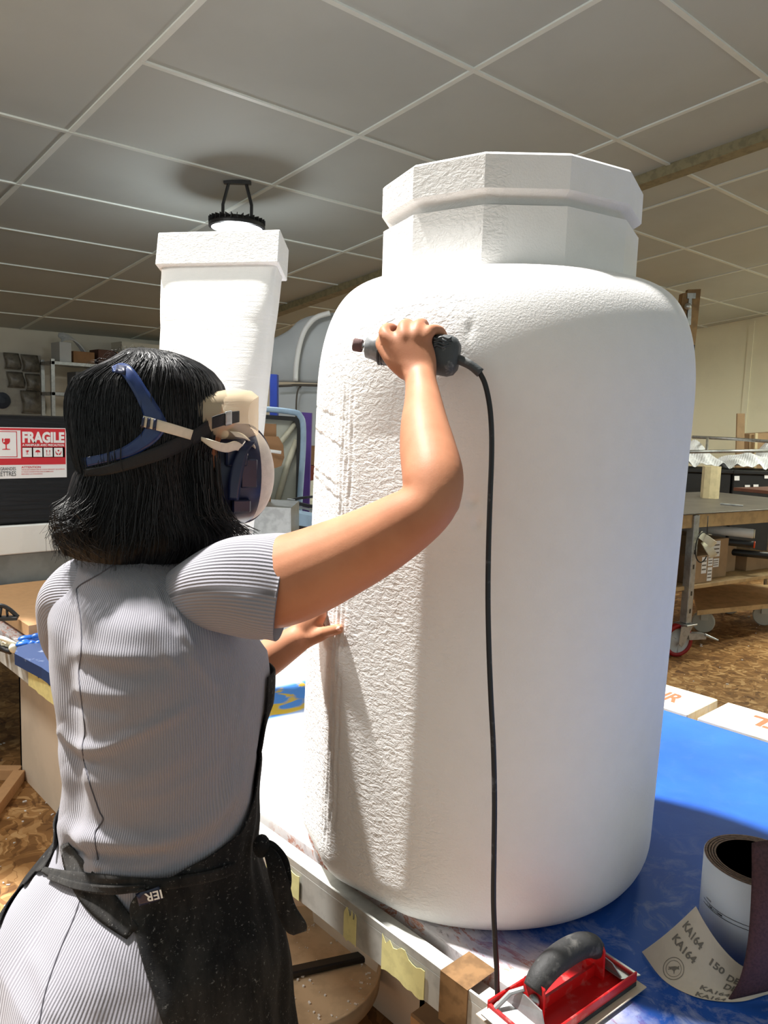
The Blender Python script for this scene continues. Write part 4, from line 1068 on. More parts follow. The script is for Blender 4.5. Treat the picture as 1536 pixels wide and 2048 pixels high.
# ------------------------------------------------------------ hand sander
def sander():
    A0 = onz(1062, 2040, TZ+.012); A1 = onz(1232, 1925, TZ+.012); u = A1-A0; u /= np.linalg.norm(u); v = np.cross(UZ, u)   # v: towards the back
    O = (A0+A1)/2-VR*.026-VD*.002; O[2] = TZ
    Cc = O
    t = thing('hand_sander', 'red and silver hand sander with black grip on the near table corner', 'hand sander', tuple(O))
    L, Wd = .205, .085
    O = O-v*.012
    P = lambda a, c, z: O+u*a+v*c+UZ*z
    rot = np.array([u, v, UZ]).T
    b = B(); b.box(P(0, 0, .005), (L+.02, Wd+.018, .0016), rot=rot); b.build('sandpaper_sheet', 'back', t)
    b = B(); b.box(P(0, 0, .009), (L, Wd, .007), rot=rot, bev=.001); b.build('rubber_pad', 'rubber', t)
    b = B(); b.box(P(0, 0, .0145), (L, Wd, .004), rot=rot, bev=.001)
    for s_ in (-1, 1):
        b.box(P(0, s_*(Wd/2-.0015), .020), (L, .003, .014), rot=rot, bev=.001)
        b.box(P(s_*(L/2-.002), 0, .018), (.004, Wd, .010), rot=rot, bev=.001)
        # upright arm carrying the grip
        b.prism([P(s_*.062-.002, -.017, .016), P(s_*.062-.002, .017, .016), P(s_*.062-.002, .016, .058), P(s_*.062-.002, .006, .070), P(s_*.062-.002, -.006, .070), P(s_*.062-.002, -.016, .058)], u*.004)
        b.prism([P(s_*.062, -.017, .016), P(s_*.062, .017, .016), P(s_*.062+s_*.03, .017, .016), P(s_*.062+s_*.03, -.017, .016)], UZ*.003)
    b.prism([P(-.062, -.004, .016), P(.062, -.004, .016), P(.062, -.004, .032), P(-.062, -.004, .032)], v*.004)
    rf = b.build('red_frame', 'red', t)
    b = B(); b.tube([P(a, 0, z) for a, z in ((-.064, .050), (-.052, .062), (-.03, .071), (0, .074), (.03, .071), (.052, .062), (.064, .052))], [.0135, .0155, .0165, .017, .0165, .0155, .0135], 20, True, 0, 5); b.build('grip', 'grip', t, True)
    for s_ in (-1, 1):
        b = B(); b.prism([P(s_*.076, -.036, .022), P(s_*.076, .036, .022), P(s_*.115, .040, .013), P(s_*.115, -.040, .013)], UZ*.0018)
        b.prism([P(s_*.072, -.022, .040), P(s_*.072, .010, .044), P(s_*.078, .034, .023), P(s_*.078, -.034, .023)], u*.0018*s_)
        b.tube([P(s_*.070, .010, .048), P(s_*.082, .022, .040), P(s_*.100, .030, .022)], .0035, 8); b.build('clamp', 'steel', t)
        b = B(); b.lathe([(0, 0), (.0075, 0), (.0075, .004), (.003, .006), (0, .006)], P(s_*.065, -.005, .040), 16, axis=u*s_); b.build('screw', 'steel', rf, True)
sander()

# ------------------------------------------------------------ roll of sandpaper
def roll():
    c = onz(1522, 1895, TZ); c = L2W(.578, 1.088, TZ)
    t = thing('sandpaper_roll', 'roll of brown sandpaper wrapped in white label paper, standing on the table', 'sandpaper roll', tuple(c))
    H = .125; R_ = .075; z0 = TZ+.001
    b = B(); b.lathe([(R_, z0), (R_, z0+H-.001), (R_-.0006, z0+H-.001), (R_-.0006, z0)], c*np.array([1, 1, 0]), 64, closed=True); pw = b.build('paper_wrap', 'paper', t, True)
    b = B(); b.lathe([(R_-.0008, z0), (R_-.0008, z0+H), (.056, z0+H), (.056, z0)], c*np.array([1, 1, 0]), 64, closed=True)
    for rr in (.058, .062, .066, .070): b.lathe([(rr, z0+H), (rr+.0015, z0+H+.0006), (rr+.003, z0+H)], c*np.array([1, 1, 0]), 64)
    b.build('coil', mat('coil_edge', S(128, 104, 88), .9, vary=.3, vscale=150), t, True)
    b = B(); G = []
    for k in range(40):
        a = k/39*4.6+.6; rr = .052-.010*k/39; p = np.array([c[0]+rr*math.cos(a), c[1]+rr*math.sin(a), 0]); G.append([p+UZ*(z0+.004), p+UZ*(z0+H-.004)])
    b.shell(np.array(G), .0006); b.build('inner_turns', 'abr', t, True)
    # printing on the wrap
    b = B()
    def wrapmap(V, a0, zc):
        out = []
        for v in V:
            a = a0+v[0]/R_; out.append((c[0]+(R_+.0005)*math.cos(a), c[1]+(R_+.0005)*math.sin(a), zc+v[1]))
        return out
    av = math.atan2(-c[1], -c[0])
    for zz in (.062, .056):
        for k in range(40): b.add(wrapmap([(k*.003, 0), (k*.003+.003, 0), (k*.003+.003, .0008), (k*.003, .0008)], av-1.1, z0+zz), [(0, 1, 2, 3)])
    for txt, a_, zz, w, h_ in (('150', av+.42, .066, .012, .005), ('1', av+.50, .047, .0025, .004), ('LONGUEUR', av-1.0, .0665, .012, .0025), ('L 25M x 115MM', av-.95, .0575, .030, .0035)):
        V, F = text_mesh(txt, 1, .02); b.add(wrapmap(fit(V, 0, w, 0, h_), a_, z0+zz), F)
    b.build('printing', 'ink', pw)
    # loose end: leaves the roll on the far side, turns down in front and lies on the table printed side up
    St = [((1392, 1812, 1.035), (1284, 1904, TZ+.002)), ((1410, 1846, 1.020), (1326, 1959, TZ+.001)), ((1440, 1890, 1.000), (1380, 1990, TZ+.001)), ((1478, 1928, .985), (1430, 2002, TZ+.001)),
          ((1520, 1945, .975), (1482, 2003, TZ+.001)), ((1560, 1940, .985), (1530, 1990, TZ+.001)), ((1600, 1920, 1.0), (1580, 1975, TZ+.001))]
    A = catmull([atd(*s_[0]) for s_ in St], 6); Bb = catmull([onz(*s_[1]) for s_ in St], 6)
    G = np.array([[A[i]*(1-k/8)+Bb[i]*(k/8)+UZ*(-.004*math.sin(math.pi*k/8)) for k in range(9)] for i in range(len(A))])
    b = B(); a_, c_ = G.shape[:2]
    du = np.gradient(G, axis=0); dv = np.gradient(G, axis=1); N = np.cross(du, dv); N /= np.linalg.norm(N, axis=2)[..., None]
    if (N[6, 4]@UZ) < 0: N = -N
    b.grid(G+N*.0004, 0); b.grid(G-N*.0004, 1)
    le = b.build('loose_end', ['back', 'abr'], t, True)
    Lf = catmull([atd(1503, 1686, .985), atd(1503, 1780, .965), atd(1496, 1880, .955), atd(1480, 1955, .953), atd(1455, 2000, .957)], 5)
    Md = catmull([atd(1530, 1676, .990), atd(1532, 1780, .945), atd(1530, 1880, .935), atd(1518, 1950, .940), atd(1500, 1992, .950)], 5)
    Rt = catmull([atd(1620, 1680, 1.03), atd(1620, 1780, .98), atd(1620, 1860, .97), atd(1620, 1920, .97), atd(1620, 1960, .975)], 5)
    b = B(); b.shell(np.array([[(1-u)**2*Lf[i]+2*u*(1-u)*Md[i]+u*u*Rt[i] for u in np.linspace(0, 1, 10)] for i in range(len(Lf))]), .0006); b.build('outer_turn', 'abr', t, True)
    b = B()
    def sm(V, u0, u1, v0, v1):        # u along the strip (0 = free end), v across (0 = far edge)
        out = []
        for v in V:
            u = (u0+(u1-u0)*v[0])*18; w = (v0+(v1-v0)*v[1])*8; i = min(int(max(u, 0)), a_-2); j = min(int(max(w, 0)), c_-2); fu, fw = u-i, w-j
            p = (G[i, j]*(1-fu)+G[i+1, j]*fu)*(1-fw)+(G[i, j+1]*(1-fu)+G[i+1, j+1]*fu)*fw
            n_ = N[i, j]; out.append(p+n_*.0010)
        return out
    def tx(s_, u0, u1, v0, v1, bold=.03):
        V, F = text_mesh(s_, 1, bold); V = fit(V, 0, 1, 0, 1); b.add(sm(V, u0, u1, v0, v1), F)
    tx('KA164', .08, .48, .30, .18); tx('KA164', .10, .50, .52, .40); tx('150', .66, .88, .36, .24)
    tx('KA164', .72, 1.12, .82, .72); tx('KA164', .72, 1.12, .98, .88); tx('DEE', .95, 1.2, .42, .28); tx('DEE', .98, 1.22, .62, .48)
    ring = lambda r0, r1: None
    for r0, r1 in ((.170, .160), (.125, .118)):
        V = []; F = []
        for k in range(40):
            a = 2*math.pi*k/40; V += [(.5+r0*math.cos(a), .5+r0*math.sin(a)), (.5+r1*math.cos(a), .5+r1*math.sin(a))]
        F = [(2*k, 2*((k+1) % 40), 2*((k+1) % 40)+1, 2*k+1) for k in range(40)]
        b.add(sm([(v[0]*.9+.0, v[1]*1.0) for v in V], .0, .78, .22+.05, 1.22+.05), F)
    # leaping deer emblem inside the ring
    deer = [(-.09, -.05), (-.05, .0), (-.01, .05), (.03, .075), (.045, .11), (.06, .075), (.085, .06), (.06, .05), (.04, .03), (.035, -.01), (.06, -.06), (.05, -.065), (.02, -.03), (-.02, -.03), (-.06, -.08), (-.07, -.075), (-.045, -.03), (-.07, -.02)]
    b.add(sm([(.45+x_*.85, .5-y_*.85) for x_, y_ in deer], 0, .78, .27, 1.27), [tuple(range(len(deer)))])
    b.build('backing_print', 'inkg', le)
roll()

# ------------------------------------------------------------ left side: things on the bench
# shrink-wrapped crate with its label, standing on a white plinth and grey cabinet
YB = 3.30
t = thing('wrapped_crate', 'large crate in black stretch wrap with red FRAGILE label', 'crate', (1.2, YB+.4, 1.035))
b = B(); b.b2((-.2, YB, 1.037), (2.1, YB+.8, 1.478), 0, .012); b.build('crate', 'wrap', t)
b = B(); x1 = 1.214; x0 = x1-.42; z1 = 1.432; z0 = 1.226
b.b2((x0, YB-.002, z0), (x1, YB-.0012, z1), 0); fl = b.build('fragile_label', 'ptape', t)
b = B()
def lq(a, c, e, f, mi=0, k=0):            # rectangle on the label (metres from its right/top corner)
    b.b2((x1-a, YB-.0024-k*.0004, z1-f), (x1-c, YB-.0026-k*.0004, z1-e), mi)
lq(.418, .004, .003, .0115); lq(.418, .004, .125, .151)
lq(.182, .004, .0115, .125)
lq(.300, .196, .016, .120, 0); lq(.297, .199, .019, .117, 1, 1)
for k in range(4): lq(.176-.0415*k, .176-.0415*k-.036, .082, .119, 1, 1)
lq(.177, .007, .079, .1215, 0)
def lt_(txt, a, c, e, f, mi, bold=.0, k=2):
    V, F = text_mesh(txt, 1, bold); V = fit(V, x1-a, x1-c, z1-f, z1-e)
    b.add([(v[0], YB-.0024-k*.0004, v[1]) for v in V], F, mi)
lt_('FRAGILE', .176, .008, .016, .062, 1, .05); lt_('A MANIPULER AVEC PRECAUTION', .176, .010, .066, .0755, 1, .025)
lt_('ATTENTION', .182, .106, .157, .1655, 0, .02)
lt_('VEUILLEZ DEBALLER LE COLIS DEVANT LE LIVREUR', .182, .008, .169, .1735, 0, .01); lt_('SI VOUS CONSTATEZ DES DOMMAGES', .182, .055, .178, .1825, 0, .01); lt_('REFUSEZ LA LIVRAISON', .182, .10, .187, .1915, 0, .01)
lt_('LES GRANDES', .285, .203, .160, .173, 2, .005); lt_('LETTRES', .270, .203, .177, .196, 2, .005)
def glass(cx_, cy_, s_, k=3):
    pts = [(-.5, .5), (.5, .5), (.5, .1), (.38, -.15), (.08, -.32), (.08, -.85), (.5, -.92), (.5, -1), (-.5, -1), (-.5, -.92), (-.08, -.85), (-.08, -.32), (-.38, -.15), (-.5, .1)]
    b.add([(cx_+p*s_, YB-.0024-k*.0004, cy_+q*s_) for p, q in pts], [tuple(range(len(pts)))])
    cr = [(-.32, .52), (-.12, .52), (-.25, .3), (-.15, .15), (-.3, -.05), (-.38, .12), (-.3, .25)]
    b.add([(cx_+p*s_, YB-.0024-(k+1)*.0004, cy_+q*s_) for p, q in cr], [tuple(range(len(cr)))], 1)
glass(x1-.238, z1-.060, .030)
bx = [x1-.176+.0415*k+.018 for k in range(4)]; zc = z1-.1005
glass(bx[0], zc+.003, .011)
um = [(-.010*math.cos(a)*1.0, .010*math.sin(a)) for a in np.linspace(0, math.pi, 12)]; b.add([(bx[1]+p, YB-.0036, zc+q) for p, q in um], [tuple(range(12))]); b.b2((bx[1]-.0006, YB-.0036, zc-.010), (bx[1]+.0006, YB-.0034, zc))
for q in (-.006, .006):
    b.b2((bx[2]+q-.0008, YB-.0036, zc-.009), (bx[2]+q+.0008, YB-.0034, zc+.006)); b.add([(bx[2]+q-.0035, YB-.0036, zc+.004), (bx[2]+q+.0035, YB-.0036, zc+.004), (bx[2]+q, YB-.0036, zc+.010)], [(0, 1, 2)])
b.b2((bx[2]-.010, YB-.0036, zc-.012), (bx[2]+.010, YB-.0034, zc-.0105))
b.add([(bx[3]+.004*math.cos(a), YB-.0036, zc+.007+.004*math.sin(a)) for a in np.linspace(0, 6.28, 9)[:-1]], [tuple(range(8))])
for s_ in (-1, 1):
    hp = [(.001, -.011), (.007, -.011), (.012, -.002), (.012, .006), (.0105, .006), (.009, -.001), (.005, -.005), (.0025, -.004)]
    b.add([(bx[3]+s_*p, YB-.0036, zc+q) for p, q in hp], [tuple(range(8))])
b.build('label_print', ['lred', 'ptape', 'ink'], fl)
b = B(); b.b2((-.4, YB-.02, .918), (2.2, YB+.85, 1.035), 0, .004); o = b.build('machine_bed', 'white'); tag(o, 'long white machine bed under the black wrapped crate', 'machine bed')
b = B(); b.b2((-.4, YB, .742), (2.15, YB+.85, .916), 0, .004); o = b.build('steel_block', mat('dusty_grey_steel', S(140, 142, 140), .6, vary=.2, vscale=9)); tag(o, 'dusty grey steel block carrying the white machine bed', 'steel block')
# MDF board with a black bow handle
b = B(); c1 = onz(18, 1257, TZ+.062)
b.b2((.82, c1[1], TZ+.022), (1.9, YB-.04, TZ+.062), 0, .001); o = b.build('mdf_board', 'mdf'); tag(o, 'thick tan MDF board lying on the left end of the workbench', 'board')
t = thing('bow_handle_tool', 'black bow-shaped handle tool lying on the MDF board', 'tool', tuple(onz(10, 1238, TZ+.063)))
b = B(); zt = TZ+.064
q0, q1 = onz(-38, 1243, zt), onz(36, 1240, zt); w = (q1-q0); Lh = np.linalg.norm(w); w /= Lh
b.tube([q0+w*Lh*s_+UZ*(.010+.042*math.sin(math.pi*s_)) for s_ in np.linspace(0, 1, 9)], .007, 10, True, 0, 3); b.tube([q0+w*Lh*.5+UZ*.008, q0+w*Lh*.55+UZ*.046], .005, 8); b.tube([q0+w*Lh*.72+UZ*.008, q0+w*Lh*.70+UZ*.04], .004, 8)
b.build('handle', 'black', t, True)
b = B(); b.box((q0+q1)/2+UZ*.008, (Lh, .03, .012), math.atan2(w[1], w[0]), 0, .002); b.build('sole', 'black', t)
b = B(); P = [onz(29, 1307, TZ+.036), onz(35, 1294, TZ+.036), onz(60, 1287, TZ+.036), onz(110, 1283, TZ+.036), onz(160, 1390, TZ+.036), onz(83, 1335, TZ+.036)]
b.prism([p-UZ*.034 for p in P], (0, 0, .034)); o = b.build('blue_block', mat('dark_blue_block', S(22, 46, 86), .5, vary=.2, vscale=18, c2=S(120, 130, 150), thr=(.62, .7))); tag(o, 'dark blue painted block with rounded corner beside the rail', 'block')
# glove and pale clamp
b = B()
for k in range(9):
    p = onz(45+random.uniform(0, 34), 1281+random.uniform(-8, 8), TZ+.03); b.ell(p, (.020*random.uniform(.5, 1.2), .014*random.uniform(.6, 1.3), .012*random.uniform(.5, 1.1)), None, 8)
o = b.build('nitrile_glove', 'bluegl', None, True); tag(o, 'crumpled bright blue rubber glove beside the blue block', 'glove')
b = B()
for (x, y) in ((-6, 1284), (4, 1283), (12, 1290), (20, 1291), (28, 1296)):
    p = onz(x, y, TZ+.02); b.ell(p, (.016, .012, .016), None, 8)
b.tube([onz(-10, 1272, TZ+.05), onz(8, 1278, TZ+.045), onz(34, 1290, TZ+.03)], [.006, .008, .006], 8)
o = b.build('spring_clamp', 'cream', None, True); tag(o, 'small cream plastic clamp lying near the rail, far left', 'clamp')
b = B(); b.tube([onz(-12, 1292, TZ+.010), onz(2, 1295, TZ+.012), onz(20, 1304, TZ+.010)], [.010, .012, .008], 10)
o = b.build('black_clip', 'black', None, True); tag(o, 'black plastic clip lying under the cream clamp', 'clip')
# mdf frame on the floor
b = B(); f0 = onz(41, 1535, .06); f1 = onz(-60, 1650, .06)
for (p, q) in ((onz(41, 1535, .045), onz(-70, 1535, .045)), (onz(38, 1540, .045), onz(-30, 1630, .045))):
    m_ = (p+q)/2; v_ = q-p; b.box((m_[0], m_[1], .0225), (np.linalg.norm(v_), .045, .045), math.atan2(v_[1], v_[0]), 0, .001)
o = b.build('wooden_corner_frame', 'mdf'); tag(o, 'corner of a tan wooden frame lying on the floor at left', 'wooden frame')

# ------------------------------------------------------------ far left wall: pegboard of bagged parts, shelf
t = thing('display_board', 'pale board on the left wall with bagged parts hanging on it', 'board', (2.4, YW-.03, 1.3))
b = B(); b.b2((1.6, YW-.03, 1.2), (2.93, YW-.006, 2.09)); b.build('board', mat('grey_board', S(168, 166, 158), .7), t)
gi = 0
labs = ['bagged part at the top left of the board on the left wall', 'bagged part at the top right of the board, its bag leaning outward', 'bagged part in the middle row of the board, left of two', 'bagged part in the middle row of the board, flat pale bag', 'large bagged part at the bottom right of the board on the left wall']
for (x0p, y0p, x1p, y1p), lb in zip(((12, 707, 42, 737), (47, 711, 80, 742), (18, 745, 50, 774), (55, 749, 84, 780), (46, 783, 92, 826)), labs):
    a = ony(x0p, y1p, YW-.08); c = ony(x1p, y0p, YW-.08); n = 7; G = np.zeros((n, n, 3))
    for i in range(n):
        for j in range(n):
            u, v = i/(n-1), j/(n-1); G[i, j] = (a[0]+(c[0]-a[0])*u+.01*math.sin(v*5), YW-.034-.035*math.sin(math.pi*u)*math.sin(math.pi*v)-.02*(1-v), a[2]+(c[2]-a[2])*v)
    b = B(); b.shell(G, .004); b.b2((a[0], YW-.06, a[2]-.002), (c[0], YW-.034, a[2]+.010)); o = b.build('plastic_bag', 'bag', None, True); tag(o, 'clear plastic '+lb, 'bag', 'bagged parts on the wall board')
b = B(); c = ony(4, 801, YW-.05); b.lathe([(0, 0), (.085, 0), (.085, .02), (.03, .03), (0, .03)], (c[0], YW-.032, c[2]), 32, axis=(0, -1, 0)); o = b.build('round_part', mat('dark_blue_disc', S(28, 40, 58), .4)); tag(o, 'dark blue round part hanging at the lower left of the board', 'disc')
t = thing('metal_shelf', 'grey metal shelving unit against the left wall', 'shelf', (4.0, YW-.5, 0))
sx0 = ony(103, 720, YW-.33)[0]; zt_ = ony(120, 722, YW-.33)[2]
ys0, ys1 = YW-.62, YW-.30
sx0 = ony(103, 770, ys0)[0]; zz1 = ony(150, 725, ys0)[2]; zz2 = ony(150, 786, ys0)[2]
for zz in (zz1, zz2, .9, .3):
    b = B(); b.b2((sx0, ys0, zz-.035), (sx0+1.5, ys1, zz), 0, .002); b.build('shelf_board', 'steel', t)
for (x, y) in ((sx0, ys0), (sx0+1.47, ys0), (sx0, ys1-.03), (sx0+1.47, ys1-.03)):
    b = B(); b.b2((x, y, 0), (x+.035, y+.03, zz1+.02)); b.build('upright', 'steel', t)
def sbox(name, x0, x1, z0, h, m, lab, cat, y0=ys0+.04, y1=ys1-.04, gr=None):
    b = B(); b.b2((x0, y0, z0+.001), (x1, y1, z0+h), 0, .003); b.b2((x0+.02, y0-.001, z0+h*.3), (x0+(x1-x0)*.5, y0+.0, z0+h*.7)); return tag(b.build(name, m), lab, cat, gr)
sbox('plastic_bin', sx0+.10, sx0+.22, zz1, .20, 'grey', 'grey plastic bin at the left of the top shelf, left wall', 'bin')
sbox('cardboard_box', sx0+.24, sx0+.46, zz1, .12, 'card_d', 'small brown carton with a white label on the top shelf', 'box')
sbox('wooden_box', sx0+.50, sx0+.68, zz1, .16, mat('dark_red_wood', S(84, 52, 42), .7), 'dark red-brown box on the top shelf', 'box')
sbox('long_carton', sx0+.70, sx0+1.2, zz1, .15, 'card', 'long tan carton at the right of the top shelf', 'box')
sbox('grey_bin', sx0+.26, sx0+.55, zz2, .22, mat('bin_grey', S(96, 98, 104), .6), 'dark grey bin on the lower shelf by the left wall', 'bin')
b = B()
for k in range(9): b.tube([(sx0+.14+.30*q/7+.01*math.sin(k), ys0+.10+.012*k, zz1+.21+.05*math.sin(q*.5+k*.1)-(.15*(q/7)**2)+.006*k) for q in range(8)], .008, 6)
o = b.build('cable_bundle', 'grey', None, True); tag(o, 'bundle of pale cable draped over the bin on the top shelf', 'cable')
b = B(); b.b2((sx0+.2, ys0+.03, .935), (sx0+.5, ys1-.03, 1.30)); o = b.build('crate', mat('dark_red_crate', S(96, 40, 30), .7)); tag(o, 'dark red crate low on the left wall shelving', 'crate')

# ------------------------------------------------------------ seen between tube and bottle
t = thing('vehicle_shell', 'pale grey moulded vehicle body with arched opening, far behind the bottle', 'vehicle body', tuple(atd(610, 1150, 6.6)*np.array([1, 1, 0])))
def curved(b, xs, yt, yb, d, bulge, n=18):
    G = []
    for x, a, c in zip(*[catmull([[q] for q in L], 5)[:, 0] for L in (xs, yt, yb)]):
        G.append([atd(x, a+(c-a)*j/(n-1), d-bulge*math.sin(math.pi*j/(n-1)*.5+.6)) for j in range(n)])
    b.shell(np.array(G), .03)
b = B(); curved(b, [540, 575, 600, 640, 720, 800], [680, 662, 640, 628, 622, 620], [764, 764, 765, 767, 770, 772], 6.6, .12); b.build('upper_shell', 'grey', t, True)
b = B(); curved(b, [540, 575, 600, 640, 720, 800], [770, 771, 771, 771, 774, 776], [1120]*6, 6.6, .10); b.build('lower_shell', 'grey', t, True)
b = B(); b.tube([atd(x, y, 6.42) for x, y in ((591, 762), (592, 735), (597, 700), (606, 668), (618, 648), (634, 634), (660, 626))], .022, 10, True, 0, 4); b.build('arch_moulding', 'white', t, True)
b = B(); b.tube([atd(x, y, 6.42) for x, y in ((556, 772), (580, 771), (593, 770), (640, 771), (700, 773))], .010, 8, True, 0, 3); b.tube([atd(x, y, 6.44) for x, y in ((592, 850), (593, 800), (596, 780), (602, 772))], .007, 8, True, 0, 3); b.build('body_seam', mat('dark_seam_rubber', S(86, 80, 72), .8), t, True)  # dark tubes along the seam lines of the shell
def plate(name, pts, d, th, m, lab, cat, group=None):
    b = B(); slab(b, pts, d, th); return tag(b.build(name, m), lab, cat, group)
plate('blue_post', [(540, 748), (554, 749), (554, 815), (553, 1290), (536, 1290)], 5.2, .08, 'blue', 'blue steel post with slots beside the foam tube', 'post')
plate('purple_board', [(598, 824), (623, 826), (609, 1318), (584, 1318)], 4.9, .06, 'purple', 'tall purple board standing beside the moulded panel', 'board')
t = thing('moulded_panel', 'upright moulded panel with dark rim and pale lip between tube and bottle', 'panel', tuple(atd(580, 1200, 4.4)*np.array([1, 1, 0])))
b = B(); slab(b, [(480, 832), (600, 840), (590, 1368), (480, 1368)], 4.42, .02); b.build('sheet', 'greyp', t)
b = B(); slab(b, [(480, 826), (598, 834), (606, 850), (590, 1368), (584, 1368), (594, 856), (588, 842), (480, 834)], 4.36, .07); b.build('rim', 'black', t)
b = B(); b.tube([atd(x, y, 4.36) for x, y in ((480, 817), (540, 819), (590, 825), (600, 832), (606, 848), (606, 900), (600, 990), (596, 1080))], .017, 10, True, 0, 3); b.build('lip', 'lblue', t, True)
b = B(); b.tube([atd(x, y, 4.40) for x, y in ((592, 846), (565, 880), (540, 905))], .016, 8); b.tube([atd(x, y, 4.40) for x, y in ((594, 880), (575, 930), (555, 1000))], .018, 8); b.build('stiffening_rib', 'cream', t, True)
t = thing('cardboard_spool', 'brown cardboard spool end with pale rod through it, behind the mask', 'spool', tuple(atd(552, 890, 3.4)))
b = B(); slab(b, [(500, 872), (556, 873), (566, 890), (568, 915), (562, 932), (552, 936), (500, 940)], 3.4, .012); slab(b, [(500, 846), (552, 848), (552, 875), (500, 875)], 3.43, .012); b.build('end_plate', 'card_d', t)
b = B(); q_ = atd(530, 940, 3.41); b.b2((q_[0]-.02, q_[1]-.02, TZ+.001), (q_[0]+.02, q_[1]+.02, q_[2])); b.build('stand', 'card_d', t)
b = B(); b.tube([atd(500, 896, 3.38), atd(562, 905, 3.36)], .0075, 12); b.build('rod', 'white', t, True)
t = thing('steel_trolley_frame', 'black and grey metal frame lying over pale blue board', 'frame', tuple(atd(610, 1003, 3.9)))
b = B(); slab(b, [(574, 1000), (640, 1014), (640, 1020), (574, 1006)], 3.86, .03); slab(b, [(574, 1000), (600, 994), (640, 990), (640, 994), (600, 999), (578, 1004)], 3.9, .02); b.build('bar', 'black', t)
b = B(); slab(b, [(586, 1010), (640, 1022), (640, 1026), (586, 1014)], 3.84, .02); b.tube([atd(572, 1012, 3.84), atd(576, 998, 3.84), atd(590, 1000, 3.84)], .004, 6); b.build('edge', 'steel', t)
plate('pale_blue_board', [(562, 1020), (645, 1036), (645, 1058), (562, 1046)], 3.66, .12, 'lblue', 'pale blue board sloping behind the arm', 'board')
b = B(); slab(b, [(500, 1012), (582, 1016), (582, 1213), (500, 1213)], 3.2, .3); o = b.build('grey_cabinet', 'steel'); tag(o, 'small grey metal cabinet behind the respirator', 'cabinet')
b = B(); slab(b, [(582, 1046), (650, 1062), (650, 1455), (582, 1455)], 3.78, .4); o = b.build('dark_cabinet', mat('dark_grey_cabinet', S(74, 74, 72), .6)); tag(o, 'dark grey cabinet side under the pale blue board', 'cabinet')
t = thing('plastic_chair', 'white plastic garden chair, mostly hidden behind the purple board', 'chair', tuple(atd(622, 1100, 5.9)*np.array([1, 1, 0])))
b = B(); slab(b, [(612, 1010), (614, 975), (620, 962), (640, 958), (660, 964), (665, 1010)], 5.9, .02); b.build('backrest', 'cream', t)
b = B(); c = atd(638, 1012, 5.7); b.box(c, (.42, .42, .03), -YAW, 0, .005); b.build('seat', 'cream', t)
for (i, j) in ((-1, -1), (-1, 1), (1, -1), (1, 1)):
    b = B(); p = c+VR*.18*i+VD*.18*j; b.tube([p, (p[0], p[1], 0)], [.018, .014], 8); b.build('leg', 'cream', t, True)
plate('brown_carton', [(612, 892), (650, 894), (650, 930), (612, 930)], 6.2, .2, 'card_d', 'brown carton stacked behind the purple board, upper', 'box')
plate('red_brown_crate', [(612, 931), (650, 931), (650, 1000), (612, 1000)], 6.2, .2, mat('red_brown', S(130, 62, 40), .7), 'red-brown crate behind the purple board, under the carton', 'crate')

# ------------------------------------------------------------ right side: rolling steel table
rz = math.atan2(-.175, .985); ux = np.array([math.cos(rz), math.sin(rz), 0]); uy = np.array([-math.sin(rz), math.cos(rz), 0]); O = np.array([4.74, 2.33, 0])
P_ = lambda a, c, z: O+ux*a+uy*c+UZ*z
def rb(b, a0, a1, c0, c1, z0, z1, mi=0, bev=.002): b.box(P_((a0+a1)/2, (c0+c1)/2, (z0+z1)/2), (a1-a0, c1-c0, z1-z0), rz, mi, bev)
t = thing('rolling_table', 'rolling steel workshop table with wooden shelf and red caster wheels', 'table', tuple(O+ux*.6+uy*.5))
b = B(); rb(b, -1.2, 2.0, 0, 1.15, .967, .975, 0, .001); b.build('steel_top', 'dsteel', t)
b = B(); rb(b, -1.15, 1.95, .02, .05, .875, .966); rb(b, -1.15, 1.95, 1.1, 1.13, .875, .966); b.build('apron_rail', 'ply', t)
b = B(); G = [[P_(-1.2, .02, .475), P_(.16, .02, .475), P_(2., .04, .475)], [P_(-1.2, 1.1, .475), P_(.16, 1.1, .475), P_(2., 1.1, .475)]]
rb(b, -1.2, 2.0, .04, 1.1, .45, .478); b.build('shelf', 'ply', t)
